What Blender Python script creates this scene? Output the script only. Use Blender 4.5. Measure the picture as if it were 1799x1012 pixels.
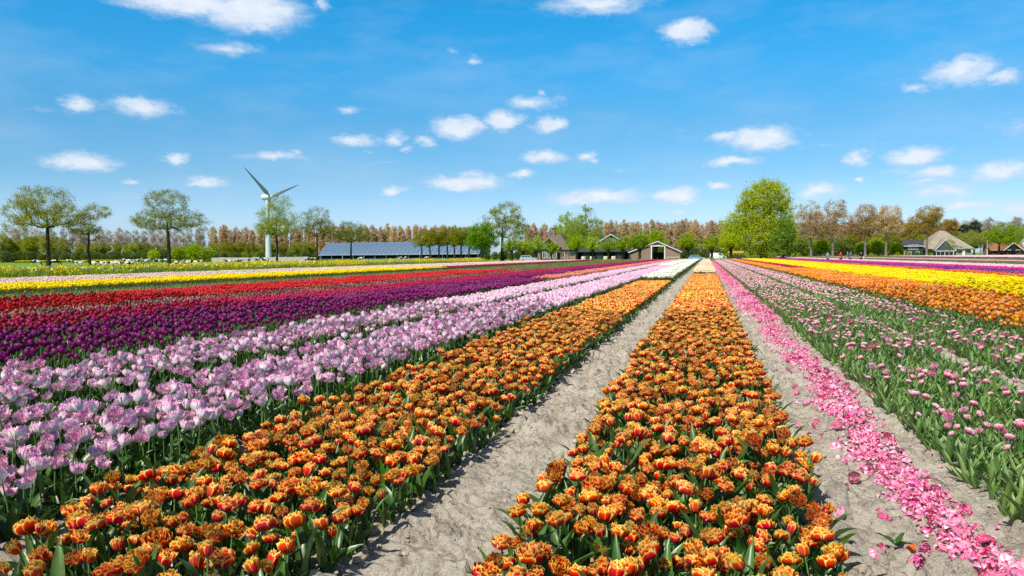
import bpy, math, random
import numpy as np
from math import sin, cos, pi, radians, atan2, sqrt
from mathutils import Vector, Matrix, Euler

for o in list(bpy.data.objects): bpy.data.objects.remove(o, do_unlink=True)
random.seed(7); RNG = np.random.default_rng(7)
SC = bpy.context.scene
COL = SC.collection

# ------------------------------------------------------------------ camera
EYE = 1.5; FPX = 1352.0; PW, PH = 1799, 1012
YAW, PITCH, ROLL = radians(14.2226), radians(-2.3799), -0.0082
_f = Vector((-sin(YAW)*cos(PITCH), cos(YAW)*cos(PITCH), sin(PITCH)))
_r0 = Vector((cos(YAW), sin(YAW), 0)); _u0 = _r0.cross(_f)
_r = _r0*cos(ROLL) + _u0*sin(ROLL); _u = _r.cross(_f)
cd = bpy.data.cameras.new('camera'); cam = bpy.data.objects.new('camera', cd); COL.objects.link(cam)
M = Matrix((_r, _u, -_f)).transposed().to_4x4(); M.translation = (0, 0, EYE); cam.matrix_world = M
cd.sensor_fit = 'HORIZONTAL'; cd.sensor_width = 36.0; cd.lens = 36.0*FPX/PW
cd.clip_start = 0.1; cd.clip_end = 12000
SC.camera = cam

# ------------------------------------------------------------------ light
SUN_EL = radians(52); SUN_AZ = radians(202)
SKY_STRENGTH = 0.085; SUN_STRENGTH = 5.0
sd = Vector((sin(SUN_AZ)*cos(SUN_EL), cos(SUN_AZ)*cos(SUN_EL), sin(SUN_EL)))
sl = bpy.data.lights.new('sun', 'SUN'); sun = bpy.data.objects.new('sun', sl); COL.objects.link(sun)
sl.energy = SUN_STRENGTH; sl.angle = radians(0.53); sl.color = (1.0, 0.94, 0.84)
sun.rotation_euler = sd.to_track_quat('Z', 'Y').to_euler(); sun.location = (0, 0, 60)
SC.view_settings.view_transform = 'Standard'; SC.view_settings.look = 'None'
SC.view_settings.exposure = 0.1; SC.view_settings.gamma = 1.0; SC.view_settings.use_curve_mapping = False
SC.cycles.max_bounces = 6; SC.cycles.diffuse_bounces = 2; SC.cycles.glossy_bounces = 2
SC.cycles.transparent_max_bounces = 8; SC.cycles.transmission_bounces = 3
SC.cycles.use_denoising = False
SC.cycles.caustics_reflective = False; SC.cycles.caustics_refractive = False

world = bpy.data.worlds.new('World'); SC.world = world; world.use_nodes = True
def pix_dir(px, py):
    v = _f*FPX + _r*(px-899.5) + _u*(506-py); v.normalize(); return v
def build_world():
    nt = world.node_tree; nt.nodes.clear(); N = nt.nodes.new; L = nt.links.new
    def math_(op, a, b=None, c=None, clamp=False):
        n = N('ShaderNodeMath'); n.operation = op; n.use_clamp = clamp
        for i, v in enumerate((a, b, c)):
            if v is None: continue
            if isinstance(v, (int, float)): n.inputs[i].default_value = v
            else: L(v, n.inputs[i])
        return n.outputs[0]
    def vmath(op, a, b=None, c=None, out=0):
        n = N('ShaderNodeVectorMath'); n.operation = op
        for i, v in enumerate((a, b, c)):
            if v is None: continue
            if isinstance(v, tuple): n.inputs[i].default_value = v
            else: L(v, n.inputs[i])
        return n.outputs[out]
    out = N('ShaderNodeOutputWorld'); bg = N('ShaderNodeBackground'); bg.inputs[1].default_value = SKY_STRENGTH
    sky = N('ShaderNodeTexSky'); sky.sky_type = 'NISHITA'; sky.sun_disc = False
    sky.sun_elevation = SUN_EL; sky.sun_rotation = SUN_AZ; sky.air_density = 1.0; sky.dust_density = 0.5; sky.ozone_density = 2.2
    tc = N('ShaderNodeTexCoord'); sep = N('ShaderNodeSeparateXYZ'); L(tc.outputs['Generated'], sep.inputs[0])
    # colour grading of the clear sky: pale at the horizon, deep blue higher up, unseen overhead part neutral to cut blue fill light
    rp = N('ShaderNodeValToRGB'); rp.color_ramp.interpolation = 'LINEAR'; els = rp.color_ramp.elements
    for zz, cc in ((0.0, (1.02,1.36,2.1)), (.045, (1.04,1.34,1.86)), (.10, (.70,1.16,1.50)), (.165, (.52,1.20,1.54)), (.225, (.33,1.36,1.80)), (.30, (.16,1.44,1.95)), (.42, (.62,1.08,1.28)), (.62, (.95,.98,.95)), (1.0, (1.05,.98,.9))):
        e_ = els[0] if zz == 0.0 else (els[len(els)-1] if zz == 1.0 else els.new(zz)); e_.position = zz; e_.color = tuple(c/2.2 for c in cc) + (1,)
    L(sep.outputs[2], rp.inputs[0])
    hs = vmath('SCALE', vmath('MULTIPLY', sky.outputs[0], rp.outputs[0])); hs.node.inputs['Scale'].default_value = 2.2
    az = math_('ARCTAN2', sep.outputs[0], sep.outputs[1]); el = math_('ARCSINE', sep.outputs[2])
    comb = N('ShaderNodeCombineXYZ'); L(az, comb.inputs[0]); L(el, comb.inputs[1])
    def noise(vec, scale, detail, rough, out=0, stretch=None):
        if stretch: vec = vmath('MULTIPLY', vec, stretch)
        n = N('ShaderNodeTexNoise'); n.inputs['Scale'].default_value = scale; n.inputs['Detail'].default_value = detail
        n.inputs['Roughness'].default_value = rough; L(vec, n.inputs['Vector']); return n.outputs[out]
    nz = noise(comb.outputs[0], 26, 7, 0.66, 1, (1, 1.9, 1))
    P = vmath('MULTIPLY_ADD', nz, (0.052, 0.024, 0), vmath('ADD', comb.outputs[0], (-0.026, -0.012, 0)))
    clouds = [  # px, py, half width, half height, strength
        (440,20,95,34,1),(330,4,120,22,.95),(250,2,80,15,.6),(400,86,52,12,.62),(135,182,34,13,.72),(248,189,64,15,.8),(140,286,68,15,.85),
        (311,278,25,11,.85),(365,318,44,9,.8),(232,318,19,5,.6),(485,276,66,10,.6),(530,268,16,6,.5),(622,246,46,12,.75),(690,243,25,13,.7),
        (748,250,22,10,.62),(712,263,18,6,.6),(650,267,12,5,.4),(806,224,46,20,1),(884,213,34,18,1),(965,220,36,15,.95),(935,180,48,15,.66),(960,160,13,7,.55),
        (612,194,24,8,.5),(832,104,17,10,.5),(788,90,16,7,.3),(958,276,43,11,.85),(1030,278,20,10,.75),(915,307,26,8,.7),(815,320,76,16,.88),(690,334,23,10,.7),
        (1050,345,92,15,.85),(1010,352,60,9,.6),(1190,342,40,15,1),(1260,327,29,9,.75),(1335,243,66,21,.95),(1275,241,38,9,.7),(1283,286,54,9,.8),
        (1210,55,44,20,.95),(1050,5,95,20,.72),(1690,124,66,22,.8),(1765,134,36,14,.72),(1608,152,28,8,.6),(1510,279,28,15,.72),(1608,275,52,16,.8),
        (1650,303,52,13,.8),(1756,300,60,19,.86),(1780,222,48,18,.38),(1440,335,46,14,.78),(1512,314,12,7,.75),(1658,336,76,16,.6),(1195,371,22,8,.55),(566,8,18,12,.62),
        (1700,360,60,11,.6),(1620,322,60,10,.5),(1580,300,60,10,.35),(250,345,90,10,.28),(1100,300,60,8,.2),(1790,365,40,16,.6),(1500,255,320,1.6,.22),(640,289,190,2.0,.25),(70,195,70,6,.22),
        (1190,231,12,6,.25),(1531,248,16,6,.3),(700,360,150,10,.25),(990,380,160,10,.25),(560,380,120,9,.2)]
    m = None
    for (px, py, rx, ry, s) in clouds:
        d = pix_dir(px, py); a, e = math.atan2(d.x, d.y), math.asin(d.z)
        d2 = pix_dir(px+rx, py); rxa = max(1e-4, math.hypot(math.atan2(d2.x, d2.y)-a, math.asin(d2.z)-e)); rya = ry/FPX
        v = vmath('MULTIPLY_ADD', P, (1/rxa, 1/rya, 0), (-a/rxa, -e/rya, 0))
        ln = vmath('LENGTH', v, out=1)
        val = math_('MULTIPLY_ADD', ln, -s, s*1.42)
        m = val if m is None else math_('MAXIMUM', m, val)
    fine = noise(comb.outputs[0], 48, 8, 0.68, 0, (1, 2.0, 1))
    dens = math_('MULTIPLY_ADD', math_('SUBTRACT', fine, 0.52), 0.85, m)
    mr = N('ShaderNodeMapRange'); mr.interpolation_type = 'SMOOTHSTEP'; mr.inputs[1].default_value = 0.03; mr.inputs[2].default_value = 0.98
    L(dens, mr.inputs[0])
    # thin veil of cirrus
    veil = noise(comb.outputs[0], 5, 4, 0.6, 0, (1, 3.2, 1))
    vr = N('ShaderNodeMapRange'); vr.inputs[1].default_value = 0.45; vr.inputs[2].default_value = 0.85; vr.inputs[4].default_value = 0.3; L(veil, vr.inputs[0])
    tot = math_('MAXIMUM', math_('MULTIPLY', mr.outputs[0], 0.9), vr.outputs[0])
    k = 1.0/SKY_STRENGTH
    cl = N('ShaderNodeMix'); cl.data_type = 'RGBA'
    g2 = noise(vmath('ADD', comb.outputs[0], (0, 0.006, 0)), 42, 4, 0.6, 0, (1, 1.7, 1))
    L(math_('MULTIPLY', g2, mr.outputs[0], clamp=True), cl.inputs['Factor'])
    cl.inputs['A'].default_value = (0.55*k, 0.67*k, 0.84*k, 1); cl.inputs['B'].default_value = (1.02*k, 1.02*k, 1.03*k, 1)
    mix = N('ShaderNodeMix'); mix.data_type = 'RGBA'
    L(tot, mix.inputs['Factor']); L(hs, mix.inputs['A']); L(cl.outputs['Result'], mix.inputs['B'])
    L(mix.outputs['Result'], bg.inputs[0]); L(bg.outputs[0], out.inputs[0])
    world.cycles.sampling_method = 'MANUAL'; world.cycles.sample_map_resolution = 512
build_world()

# ------------------------------------------------------------------ helpers
def project(P):
    v = Vector(P) - Vector((0, 0, EYE)); d = v.dot(_f)
    return 899.5 + FPX*v.dot(_r)/d, 506 - FPX*v.dot(_u)/d, d
def at(px, Y):                       # ground point at row distance Y that the lens shows in column px
    X = 0.0
    for _ in range(30):
        x, y, d = project((X, Y, 0)); X += (px-x)*d/FPX/cos(YAW)*0.8
    return X
def height(py, X, Y):                # height of a thing standing at X, Y whose top the lens shows in row py
    z = 0.0
    for _ in range(20):
        x, y, d = project((X, Y, z)); z += (y-py)*d/FPX
    return z
_RV, _UV, _FV = (np.array(v) for v in (_r, _u, _f))
def project_np(XY, z):
    v = np.empty((len(XY), 3)); v[:, :2] = XY; v[:, 2] = z - EYE; d = v @ _FV; d = np.where(d < 0.05, 0.05, d)
    return 899.5 + FPX*(v @ _RV)/d, 506 - FPX*(v @ _UV)/d, v @ _FV
def tag(o, label=None, cat=None, group=None, kind=None):
    if label: o['label'] = label
    if cat: o['category'] = cat
    if group: o['group'] = group
    if kind: o['kind'] = kind
    return o
def empty(name, loc=(0, 0, 0), rz=0.0, scale=1.0):
    o = bpy.data.objects.new(name, None); COL.objects.link(o); o.location = loc; o.rotation_euler = (0, 0, rz)
    o.scale = (scale,)*3; o.empty_display_size = 0.2; return o
def link(name, me, parent=None, loc=None, rot=None, scale=None):
    o = bpy.data.objects.new(name, me); COL.objects.link(o)
    if parent is not None: o.parent = parent
    if loc is not None: o.location = loc
    if rot is not None: o.rotation_euler = rot
    if scale is not None: o.scale = scale if isinstance(scale, (tuple, list)) else (scale,)*3
    return o
def copy_tree(o, parent=None):
    c = o.copy(); COL.objects.link(c); c.parent = parent
    for ch in KIDS.get(o.name, ()): copy_tree(ch, c)
    return c
KIDS = {}
def note_kids():
    KIDS.clear()
    for o in bpy.data.objects:
        if o.parent: KIDS.setdefault(o.parent.name, []).append(o)

class MB:                            # mesh builder
    def __init__(s): s.V = []; s.F = []; s.Mi = []; s.A = []; s.n = 0
    def add(s, V, F, mi=0, attr=None):
        V = np.asarray(V, float).reshape(-1, 3); s.V.append(V); s.A.append(np.zeros((len(V), 3)) if attr is None else np.broadcast_to(np.asarray(attr, float), (len(V), 3)))
        F = np.asarray(F, int)
        s.F.append(F + s.n); s.Mi.append(np.full(len(F), mi)); s.n += len(V); return s
    def box(s, c, d, mi=0, rz=0.0, attr=None):
        c = np.array(c, float); h = np.array(d, float)/2
        v = np.array([[x, y, z] for z in (-1, 1) for y in (-1, 1) for x in (-1, 1)])*h
        if rz: v[:, :2] = v[:, :2] @ np.array([[cos(rz), sin(rz)], [-sin(rz), cos(rz)]])
        return s.add(v + c, [[0,2,3,1],[4,5,7,6],[0,1,5,4],[2,6,7,3],[0,4,6,2],[1,3,7,5]], mi, attr)
    def tube(s, pts, rads, n=6, mi=0, cap=True, attr=None):
        pts = np.asarray(pts, float); k = len(pts); rads = np.broadcast_to(np.asarray(rads, float), (k,))
        t = np.gradient(pts, axis=0); t /= np.linalg.norm(t, axis=1)[:, None] + 1e-12
        ref = np.array([0.0, 0, 1]) if abs(t[0][2]) < 0.9 else np.array([1.0, 0, 0])
        b = np.cross(t, ref); b /= np.linalg.norm(b, axis=1)[:, None] + 1e-12; c = np.cross(b, t)
        a = np.arange(n)*2*pi/n
        V = pts[:, None, :] + rads[:, None, None]*(np.cos(a)[None, :, None]*b[:, None, :] + np.sin(a)[None, :, None]*c[:, None, :])
        V = V.reshape(-1, 3); i = np.arange(k-1)[:, None]*n; j = np.arange(n)[None, :]; j2 = (j+1) % n
        F = np.stack([(i+j), (i+j2), (i+n+j2), (i+n+j)], -1).reshape(-1, 4)
        s.add(V, F, mi, attr)
        if cap:
            for e, idx in ((0, range(n-1, -1, -1)), (k-1, range(n))):
                s.add(V[e*n:e*n+n], [[n_ for n_ in idx]], mi, attr) if n != 4 else s.add(V[e*n:e*n+n], [list(idx)], mi, attr)
        return s
    def grid(s, G, mi=0, attr=None):   # G (nu, nv, 3)
        nu, nv = G.shape[:2]; i = np.arange(nu-1)[:, None]*nv; j = np.arange(nv-1)[None, :]
        F = np.stack([i+j, i+j+1, i+nv+j+1, i+nv+j], -1).reshape(-1, 4)
        return s.add(G.reshape(-1, 3), F, mi, None if attr is None else np.asarray(attr).reshape(-1, 3))
    def prism(s, prof, y0, y1, axis='y', mi=0):   # closed 2D profile extruded
        p = np.asarray(prof, float); n = len(p)
        if axis == 'y': A = np.c_[p[:, 0], np.full(n, y0), p[:, 1]]; B = np.c_[p[:, 0], np.full(n, y1), p[:, 1]]
        elif axis == 'x': A = np.c_[np.full(n, y0), p[:, 0], p[:, 1]]; B = np.c_[np.full(n, y1), p[:, 0], p[:, 1]]
        else: A = np.c_[p[:, 0], p[:, 1], np.full(n, y0)]; B = np.c_[p[:, 0], p[:, 1], np.full(n, y1)]
        V = np.r_[A, B]; s.add(V, [[k, (k+1) % n, n+(k+1) % n, n+k] for k in range(n)], mi)
        s.add(A, [list(range(n))[::-1]], mi); s.add(B, [list(range(n))], mi); return s
    def merge(s, o, Mx=None, mioff=0):
        for V, F, Mi, A in o.chunks():
            if Mx is not None: V = V @ np.array(Mx.to_3x3()).T + np.array(Mx.translation)
            s.V.append(V); s.A.append(A); s.F.append(F + s.n); s.Mi.append(Mi + mioff)
        s.n += o.n; return s
    def chunks(s):
        off = 0
        for V, F, Mi, A in zip(s.V, s.F, s.Mi, s.A): yield V, F - 0, Mi, A
    def mesh(s, name, mats, smooth=True):
        me = bpy.data.meshes.new(name); V = np.concatenate(s.V); A = np.concatenate(s.A)
        me.vertices.add(len(V)); me.vertices.foreach_set('co', V.astype(np.float32).ravel())
        sizes = np.concatenate([np.full(len(f), f.shape[1]) for f in s.F]); loops = np.concatenate([f.ravel() for f in s.F])
        me.loops.add(len(loops)); me.loops.foreach_set('vertex_index', loops.astype(np.int32))
        me.polygons.add(len(sizes)); st = np.zeros(len(sizes), np.int32); st[1:] = np.cumsum(sizes)[:-1]
        me.polygons.foreach_set('loop_start', st)
        me.polygons.foreach_set('material_index', np.concatenate(s.Mi).astype(np.int32))
        me.polygons.foreach_set('use_smooth', np.full(len(sizes), bool(smooth)))
        at_ = me.attributes.new('par', 'FLOAT_VECTOR', 'POINT'); at_.data.foreach_set('vector', A.astype(np.float32).ravel())
        for m in (mats if isinstance(mats, (list, tuple)) else [mats]): me.materials.append(m)
        me.update(calc_edges=True); return me

# ------------------------------------------------------------------ materials
def mat(name, base=(.5, .5, .5), rough=.7, spec=.4, noise=None, bump=None, trans=0.0, ramp=None, vary=None, metal=0.0, tint=None, wob=None):
    """noise=(scale, other colour, lo, hi); bump=(scale, strength, distance); ramp=[(pos, colour)...] over par.x;
       vary=(hue, sat, val) per instance; wob=(scale, amount) wobbles the ramp"""
    m = bpy.data.materials.new(name); m.use_nodes = True; nt = m.node_tree; N = nt.nodes.new; L = nt.links.new
    b = nt.nodes['Principled BSDF']; out = nt.nodes['Material Output']
    b.inputs['Roughness'].default_value = rough; b.inputs['Specular IOR Level'].default_value = spec; b.inputs['Metallic'].default_value = metal
    c = N('ShaderNodeRGB'); c.outputs[0].default_value = (*base, 1); col = c.outputs[0]
    tc = N('ShaderNodeTexCoord')
    if ramp:
        a = N('ShaderNodeAttribute'); a.attribute_name = 'par'; sp = N('ShaderNodeSeparateXYZ'); L(a.outputs['Vector'], sp.inputs[0])
        fac = sp.outputs[0]
        if wob:                                         # wobble the ramp
            nz = N('ShaderNodeTexNoise'); nz.inputs['Scale'].default_value = wob[0]; nz.inputs['Detail'].default_value = 2; L(tc.outputs['Object'], nz.inputs['Vector'])
            ma = N('ShaderNodeMath'); ma.operation = 'MULTIPLY_ADD'; L(nz.outputs[0], ma.inputs[0]); ma.inputs[1].default_value = wob[1]
            mb = N('ShaderNodeMath'); mb.operation = 'SUBTRACT'; L(fac, mb.inputs[0]); mb.inputs[1].default_value = wob[1]/2; L(mb.outputs[0], ma.inputs[2]); fac = ma.outputs[0]
        r = N('ShaderNodeValToRGB'); els = r.color_ramp.elements
        els[0].position, els[0].color = ramp[0][0], (*ramp[0][1], 1); els[1].position, els[1].color = ramp[-1][0], (*ramp[-1][1], 1)
        for p, cc in ramp[1:-1]: e = els.new(p); e.color = (*cc, 1)
        L(fac, r.inputs[0]); col = r.outputs[0]
    def mixin(colA, colB, fac):
        mx = N('ShaderNodeMix'); mx.data_type = 'RGBA'; L(fac, mx.inputs['Factor']); L(colA, mx.inputs['A']); mx.inputs['B'].default_value = (*colB, 1); return mx.outputs['Result']
    if noise is not None:
        items = noise if isinstance(noise, list) else [noise]
        for nn in items:
            nz = N('ShaderNodeTexNoise'); nz.inputs['Scale'].default_value = nn[0]; nz.inputs['Detail'].default_value = 6; nz.inputs['Roughness'].default_value = .6
            if tint == 'world':
                gg = N('ShaderNodeNewGeometry'); L(gg.outputs['Position'], nz.inputs['Vector'])
            else: L(tc.outputs['Object'], nz.inputs['Vector'])
            mr = N('ShaderNodeMapRange'); mr.inputs[1].default_value = nn[2]; mr.inputs[2].default_value = nn[3]; L(nz.outputs[0], mr.inputs[0])
            col = mixin(col, nn[1], mr.outputs[0])
    if vary:
        oi = N('ShaderNodeObjectInfo'); hs = N('ShaderNodeHueSaturation'); L(col, hs.inputs['Color'])
        wn = N('ShaderNodeTexWhiteNoise'); wn.noise_dimensions = '1D'; L(oi.outputs['Random'], wn.inputs['W']); spc = N('ShaderNodeSeparateColor'); L(wn.outputs['Color'], spc.inputs[0])
        for k, (nm, amt) in enumerate(zip(('Hue', 'Saturation', 'Value'), vary)):
            mr = N('ShaderNodeMapRange'); c0 = 0.5 if nm == 'Hue' else 1.0; mr.inputs[3].default_value = c0-amt; mr.inputs[4].default_value = c0+amt
            L(spc.outputs[k], mr.inputs[0]); L(mr.outputs[0], hs.inputs[nm])
        col = hs.outputs[0]
    L(col, b.inputs['Base Color'])
    if bump:
        items = bump if isinstance(bump, list) else [bump]; prev = None
        for bb in items:
            nz = N('ShaderNodeTexNoise'); nz.inputs['Scale'].default_value = bb[0]; nz.inputs['Detail'].default_value = 8; nz.inputs['Roughness'].default_value = .65; L(tc.outputs['Object'], nz.inputs['Vector'])
            bp = N('ShaderNodeBump'); bp.inputs['Strength'].default_value = bb[1]; bp.inputs['Distance'].default_value = bb[2]; L(nz.outputs[0], bp.inputs['Height'])
            if prev: L(prev, bp.inputs['Normal'])
            prev = bp.outputs[0]
        L(prev, b.inputs['Normal'])
    if trans:
        t = N('ShaderNodeBsdfTranslucent'); L(col, t.inputs[0]); mx = N('ShaderNodeMixShader'); mx.inputs[0].default_value = trans
        L(b.outputs[0], mx.inputs[1]); L(t.outputs[0], mx.inputs[2]); L(mx.outputs[0], out.inputs[0])
    return m

MT = {}
MT['leaf'] = mat('tulip_leaf', (.046, .112, .015), .36, .55, noise=(14, (.085, .18, .03), .35, .75), trans=.2, vary=(.02, .12, .35))
MT['leaf_pale'] = mat('pale_tulip_leaf', (.145, .255, .055), .42, .5, noise=(14, (.23, .35, .11), .35, .75), trans=.25, vary=(.02, .12, .25))
MT['stem'] = mat('tulip_stem', (.11, .22, .055), .5, .4)
MT['orange'] = mat('orange_petal', ramp=[(0, (.52, .005, .003)), (.67, (.72, .013, .004)), (.80, (.86, .14, .006)), (.90, (.98, .52, .02)), (1, (1.0, .82, .27))], rough=.55, spec=.25, trans=.30, vary=(.014, .03, .16), wob=(60, .2))
MT['lilac'] = mat('lilac_petal', ramp=[(0, (.97, .92, .80)), (.40, (.97, .88, .85)), (.58, (.96, .74, .82)), (.76, (.84, .26, .54)), (.87, (.94, .62, .77)), (1, (.98, .91, .91))], wob=(26, .55), rough=.6, spec=.2, trans=.30, vary=(.012, .16, .05))
def flower(name, dark, light, **k): return mat(name, ramp=[(0, dark), (.55, tuple((a+b)/2 for a, b in zip(dark, light))), (1, light)], wob=(30, .3), rough=k.get('rough', .5), spec=k.get('spec', .3), trans=.18, vary=k.get('vary', (.01, .1, .22)))
MT['purple'] = flower('purple_petal', (.10, .002, .045), (.29, .012, .16), vary=(.012, .1, .25))
MT['crimson'] = flower('crimson_petal', (.24, .002, .022), (.50, .008, .07), vary=(.01, .05, .18))
MT['red'] = flower('red_petal', (.44, .002, .004), (.66, .006, .008), vary=(.01, .05, .2))
MT['faded'] = mat('faded_dark_petal', (.13, .012, .02), .6, .3, noise=(40, (.5, .36, .25), .52, .62), vary=(.02, .3, .5))
MT['yellow'] = flower('yellow_petal', (.90, .60, .001), (.97, .76, .002), vary=(.006, .02, .10), spec=.1)
MT['palepink'] = flower('pale_pink_petal', (.72, .38, .30), (.86, .66, .56))
MT['white'] = flower('white_petal', (.80, .76, .58), (.90, .88, .76))
MT['cream'] = flower('cream_petal', (.80, .58, .36), (.88, .70, .48))
MT['salmon'] = flower('salmon_petal', (.66, .10, .08), (.86, .30, .20))
MT['apricot'] = flower('apricot_petal', (.68, .10, .012), (.90, .34, .03), vary=(.02, .12, .2))
MT['vermilion'] = flower('vermilion_petal', (.60, .06, .012), (.80, .17, .03))
MT['magenta'] = flower('magenta_petal', (.40, .006, .16), (.72, .03, .32))
MT['violet'] = flower('violet_petal', (.14, .008, .13), (.34, .05, .28), vary=(.02, .3, .4))
MT['blush'] = flower('blush_petal', (.78, .42, .48), (.88, .64, .66))
MT['pink'] = mat('pink_double_petal', ramp=[(0, (.84, .10, .20)), (.5, (.92, .32, .42)), (.8, (.94, .52, .57)), (1, (.95, .74, .72))], wob=(45, .7), rough=.6, spec=.2, trans=.28, vary=(.012, .15, .10))
MT['fallen'] = mat('fallen_petal', ramp=[(0, (.93, .80, .82)), (.28, (.93, .50, .63)), (.52, (.92, .28, .47)), (.8, (.84, .09, .27)), (1, (.92, .42, .56))], wob=(26, .9), rough=.6, spec=.2, trans=.15, vary=(.010, .2, .10))
MT['soil'] = mat('dry_soil', (.60, .54, .44), .95, .1, noise=[(1.3, (.50, .445, .355), .42, .66), (6, (.40, .345, .27), .48, .64), (17, (.25, .21, .155), .56, .68)], bump=[(11, 1.0, .10), (34, .5, .018)])
MT['clod'] = mat('soil_clod', (.56, .47, .34), .95, .1, noise=(40, (.38, .31, .21), .45, .65), bump=(60, .6, .01), vary=(.01, .1, .18))

# ------------------------------------------------------------------ bodies (grown first, while the scene is still empty)
def skin_mesh(name, verts, edges, rad, mats, levels=1):
    me = bpy.data.meshes.new(name); me.from_pydata([tuple(v) for v in verts], edges, []); o = bpy.data.objects.new(name+'_tmp', me); COL.objects.link(o)
    sk = o.modifiers.new('s', 'SKIN'); sk.use_smooth_shade = True
    for i, r in enumerate(rad): me.skin_vertices[0].data[i].radius = (r, r) if not isinstance(r, tuple) else r
    me.skin_vertices[0].data[0].use_root = True
    sb = o.modifiers.new('d', 'SUBSURF'); sb.levels = levels; sb.render_levels = levels
    dg = bpy.context.evaluated_depsgraph_get(); out = bpy.data.meshes.new_from_object(o.evaluated_get(dg)); out.name = name
    bpy.data.objects.remove(o); out.materials.clear()
    for m in mats: out.materials.append(m)
    for p in out.polygons: p.use_smooth = True
    return out
def cow_mat():
    m = mat('cow_hide', (.72, .70, .66), .8, .2); nt = m.node_tree; N = nt.nodes.new; L = nt.links.new; tc = N('ShaderNodeTexCoord'); oi = N('ShaderNodeObjectInfo'); nz = N('ShaderNodeTexNoise'); nz.noise_dimensions = '4D'; nz.inputs['Scale'].default_value = 1.25; nz.inputs['Detail'].default_value = 1.5
    L(tc.outputs['Object'], nz.inputs['Vector']); mu = N('ShaderNodeMath'); mu.operation = 'MULTIPLY'; mu.inputs[1].default_value = 50; L(oi.outputs['Random'], mu.inputs[0]); L(mu.outputs[0], nz.inputs['W'])
    r = N('ShaderNodeValToRGB'); r.color_ramp.interpolation = 'CONSTANT'; r.color_ramp.elements[0].color = (.015, .014, .014, 1); r.color_ramp.elements[1].position = .50; r.color_ramp.elements[1].color = (.74, .71, .66, 1); L(nz.outputs[0], r.inputs[0]); L(r.outputs[0], nt.nodes['Principled BSDF'].inputs['Base Color']); return m
MT['cow'] = cow_mat()
def cow(pose):
    # spine along x, head at +x
    if pose == 'lie': z0, body = .52, .40
    else: z0, body = 1.05, .40
    V = [(-.15, 0, z0), (-.65, 0, z0+.02), (-.95, 0, z0+.12), (.35, 0, z0-.02), (.72, 0, z0+.04)]; E = [(0, 1), (1, 2), (0, 3), (3, 4)]; R = [(.40, .42), (.38, .38), (.22, .2), (.40, .43), (.30, .33)]
    def chain(start, pts, rs):
        p = start
        for q, r in zip(pts, rs): V.append(q); E.append((p, len(V)-1)); R.append(r); p = len(V)-1
        return p
    if pose == 'graze': hd = chain(4, [(1.0, 0, .95), (1.22, 0, .55), (1.30, 0, .32), (1.42, 0, .10)], [.20, .15, .15, .09])
    else: hd = chain(4, [(1.0, 0, z0+.28), (1.22, 0, z0+.45), (1.40, 0, z0+.42), (1.66, 0, z0+.26)], [.20, .15, .16, .09])
    hb = hd-1
    for s_ in (-1, 1): chain(hb, [(V[hb][0]-.08, s_*.2, V[hb][2]+.10), (V[hb][0]-.1, s_*.34, V[hb][2]+.08)], [.05, .03])
    for s_ in (-1, 1):
        if pose == 'lie': chain(3, [(.62, s_*.24, .28), (.95, s_*.26, .10), (.68, s_*.28, .07)], [.14, .08, .06]); chain(1, [(-.55, s_*.34, .30), (-.20, s_*.46, .12), (-.62, s_*.48, .08)], [.19, .10, .06])
        else:
            f = random.uniform(-.08, .08); chain(4, [(.66, s_*.20, .78), (.68+f, s_*.20, .42), (.66+f, s_*.20, .06)], [.15, .075, .07]); chain(2, [(-.80, s_*.22, .85), (-.72+f, s_*.23, .60), (-.92+f, s_*.22, .42), (-.86+f, s_*.22, .06)], [.19, .12, .07, .07])
    chain(2, [(-1.12, 0, z0+.10), (-1.17, 0, z0-.35), (-1.16, 0, z0-.42 if pose == 'lie' else .35)], [.05, .03, .06])
    return skin_mesh('cow', V, E, R, [MT['cow']], 1)
COWS = {p: cow(p) for p in ('graze', 'stand', 'lie')}
MT['skin'] = mat('skin', (.52, .32, .23), .6, .3)
PEOPLE = []
def place_person(px, Y, label, facing, parts):
    r = empty('person', (at(px, Y), Y, -.035), facing); tag(r, label, 'person', 'walkers in the field')
    for n_, me in parts: link(n_, me, r)
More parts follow.
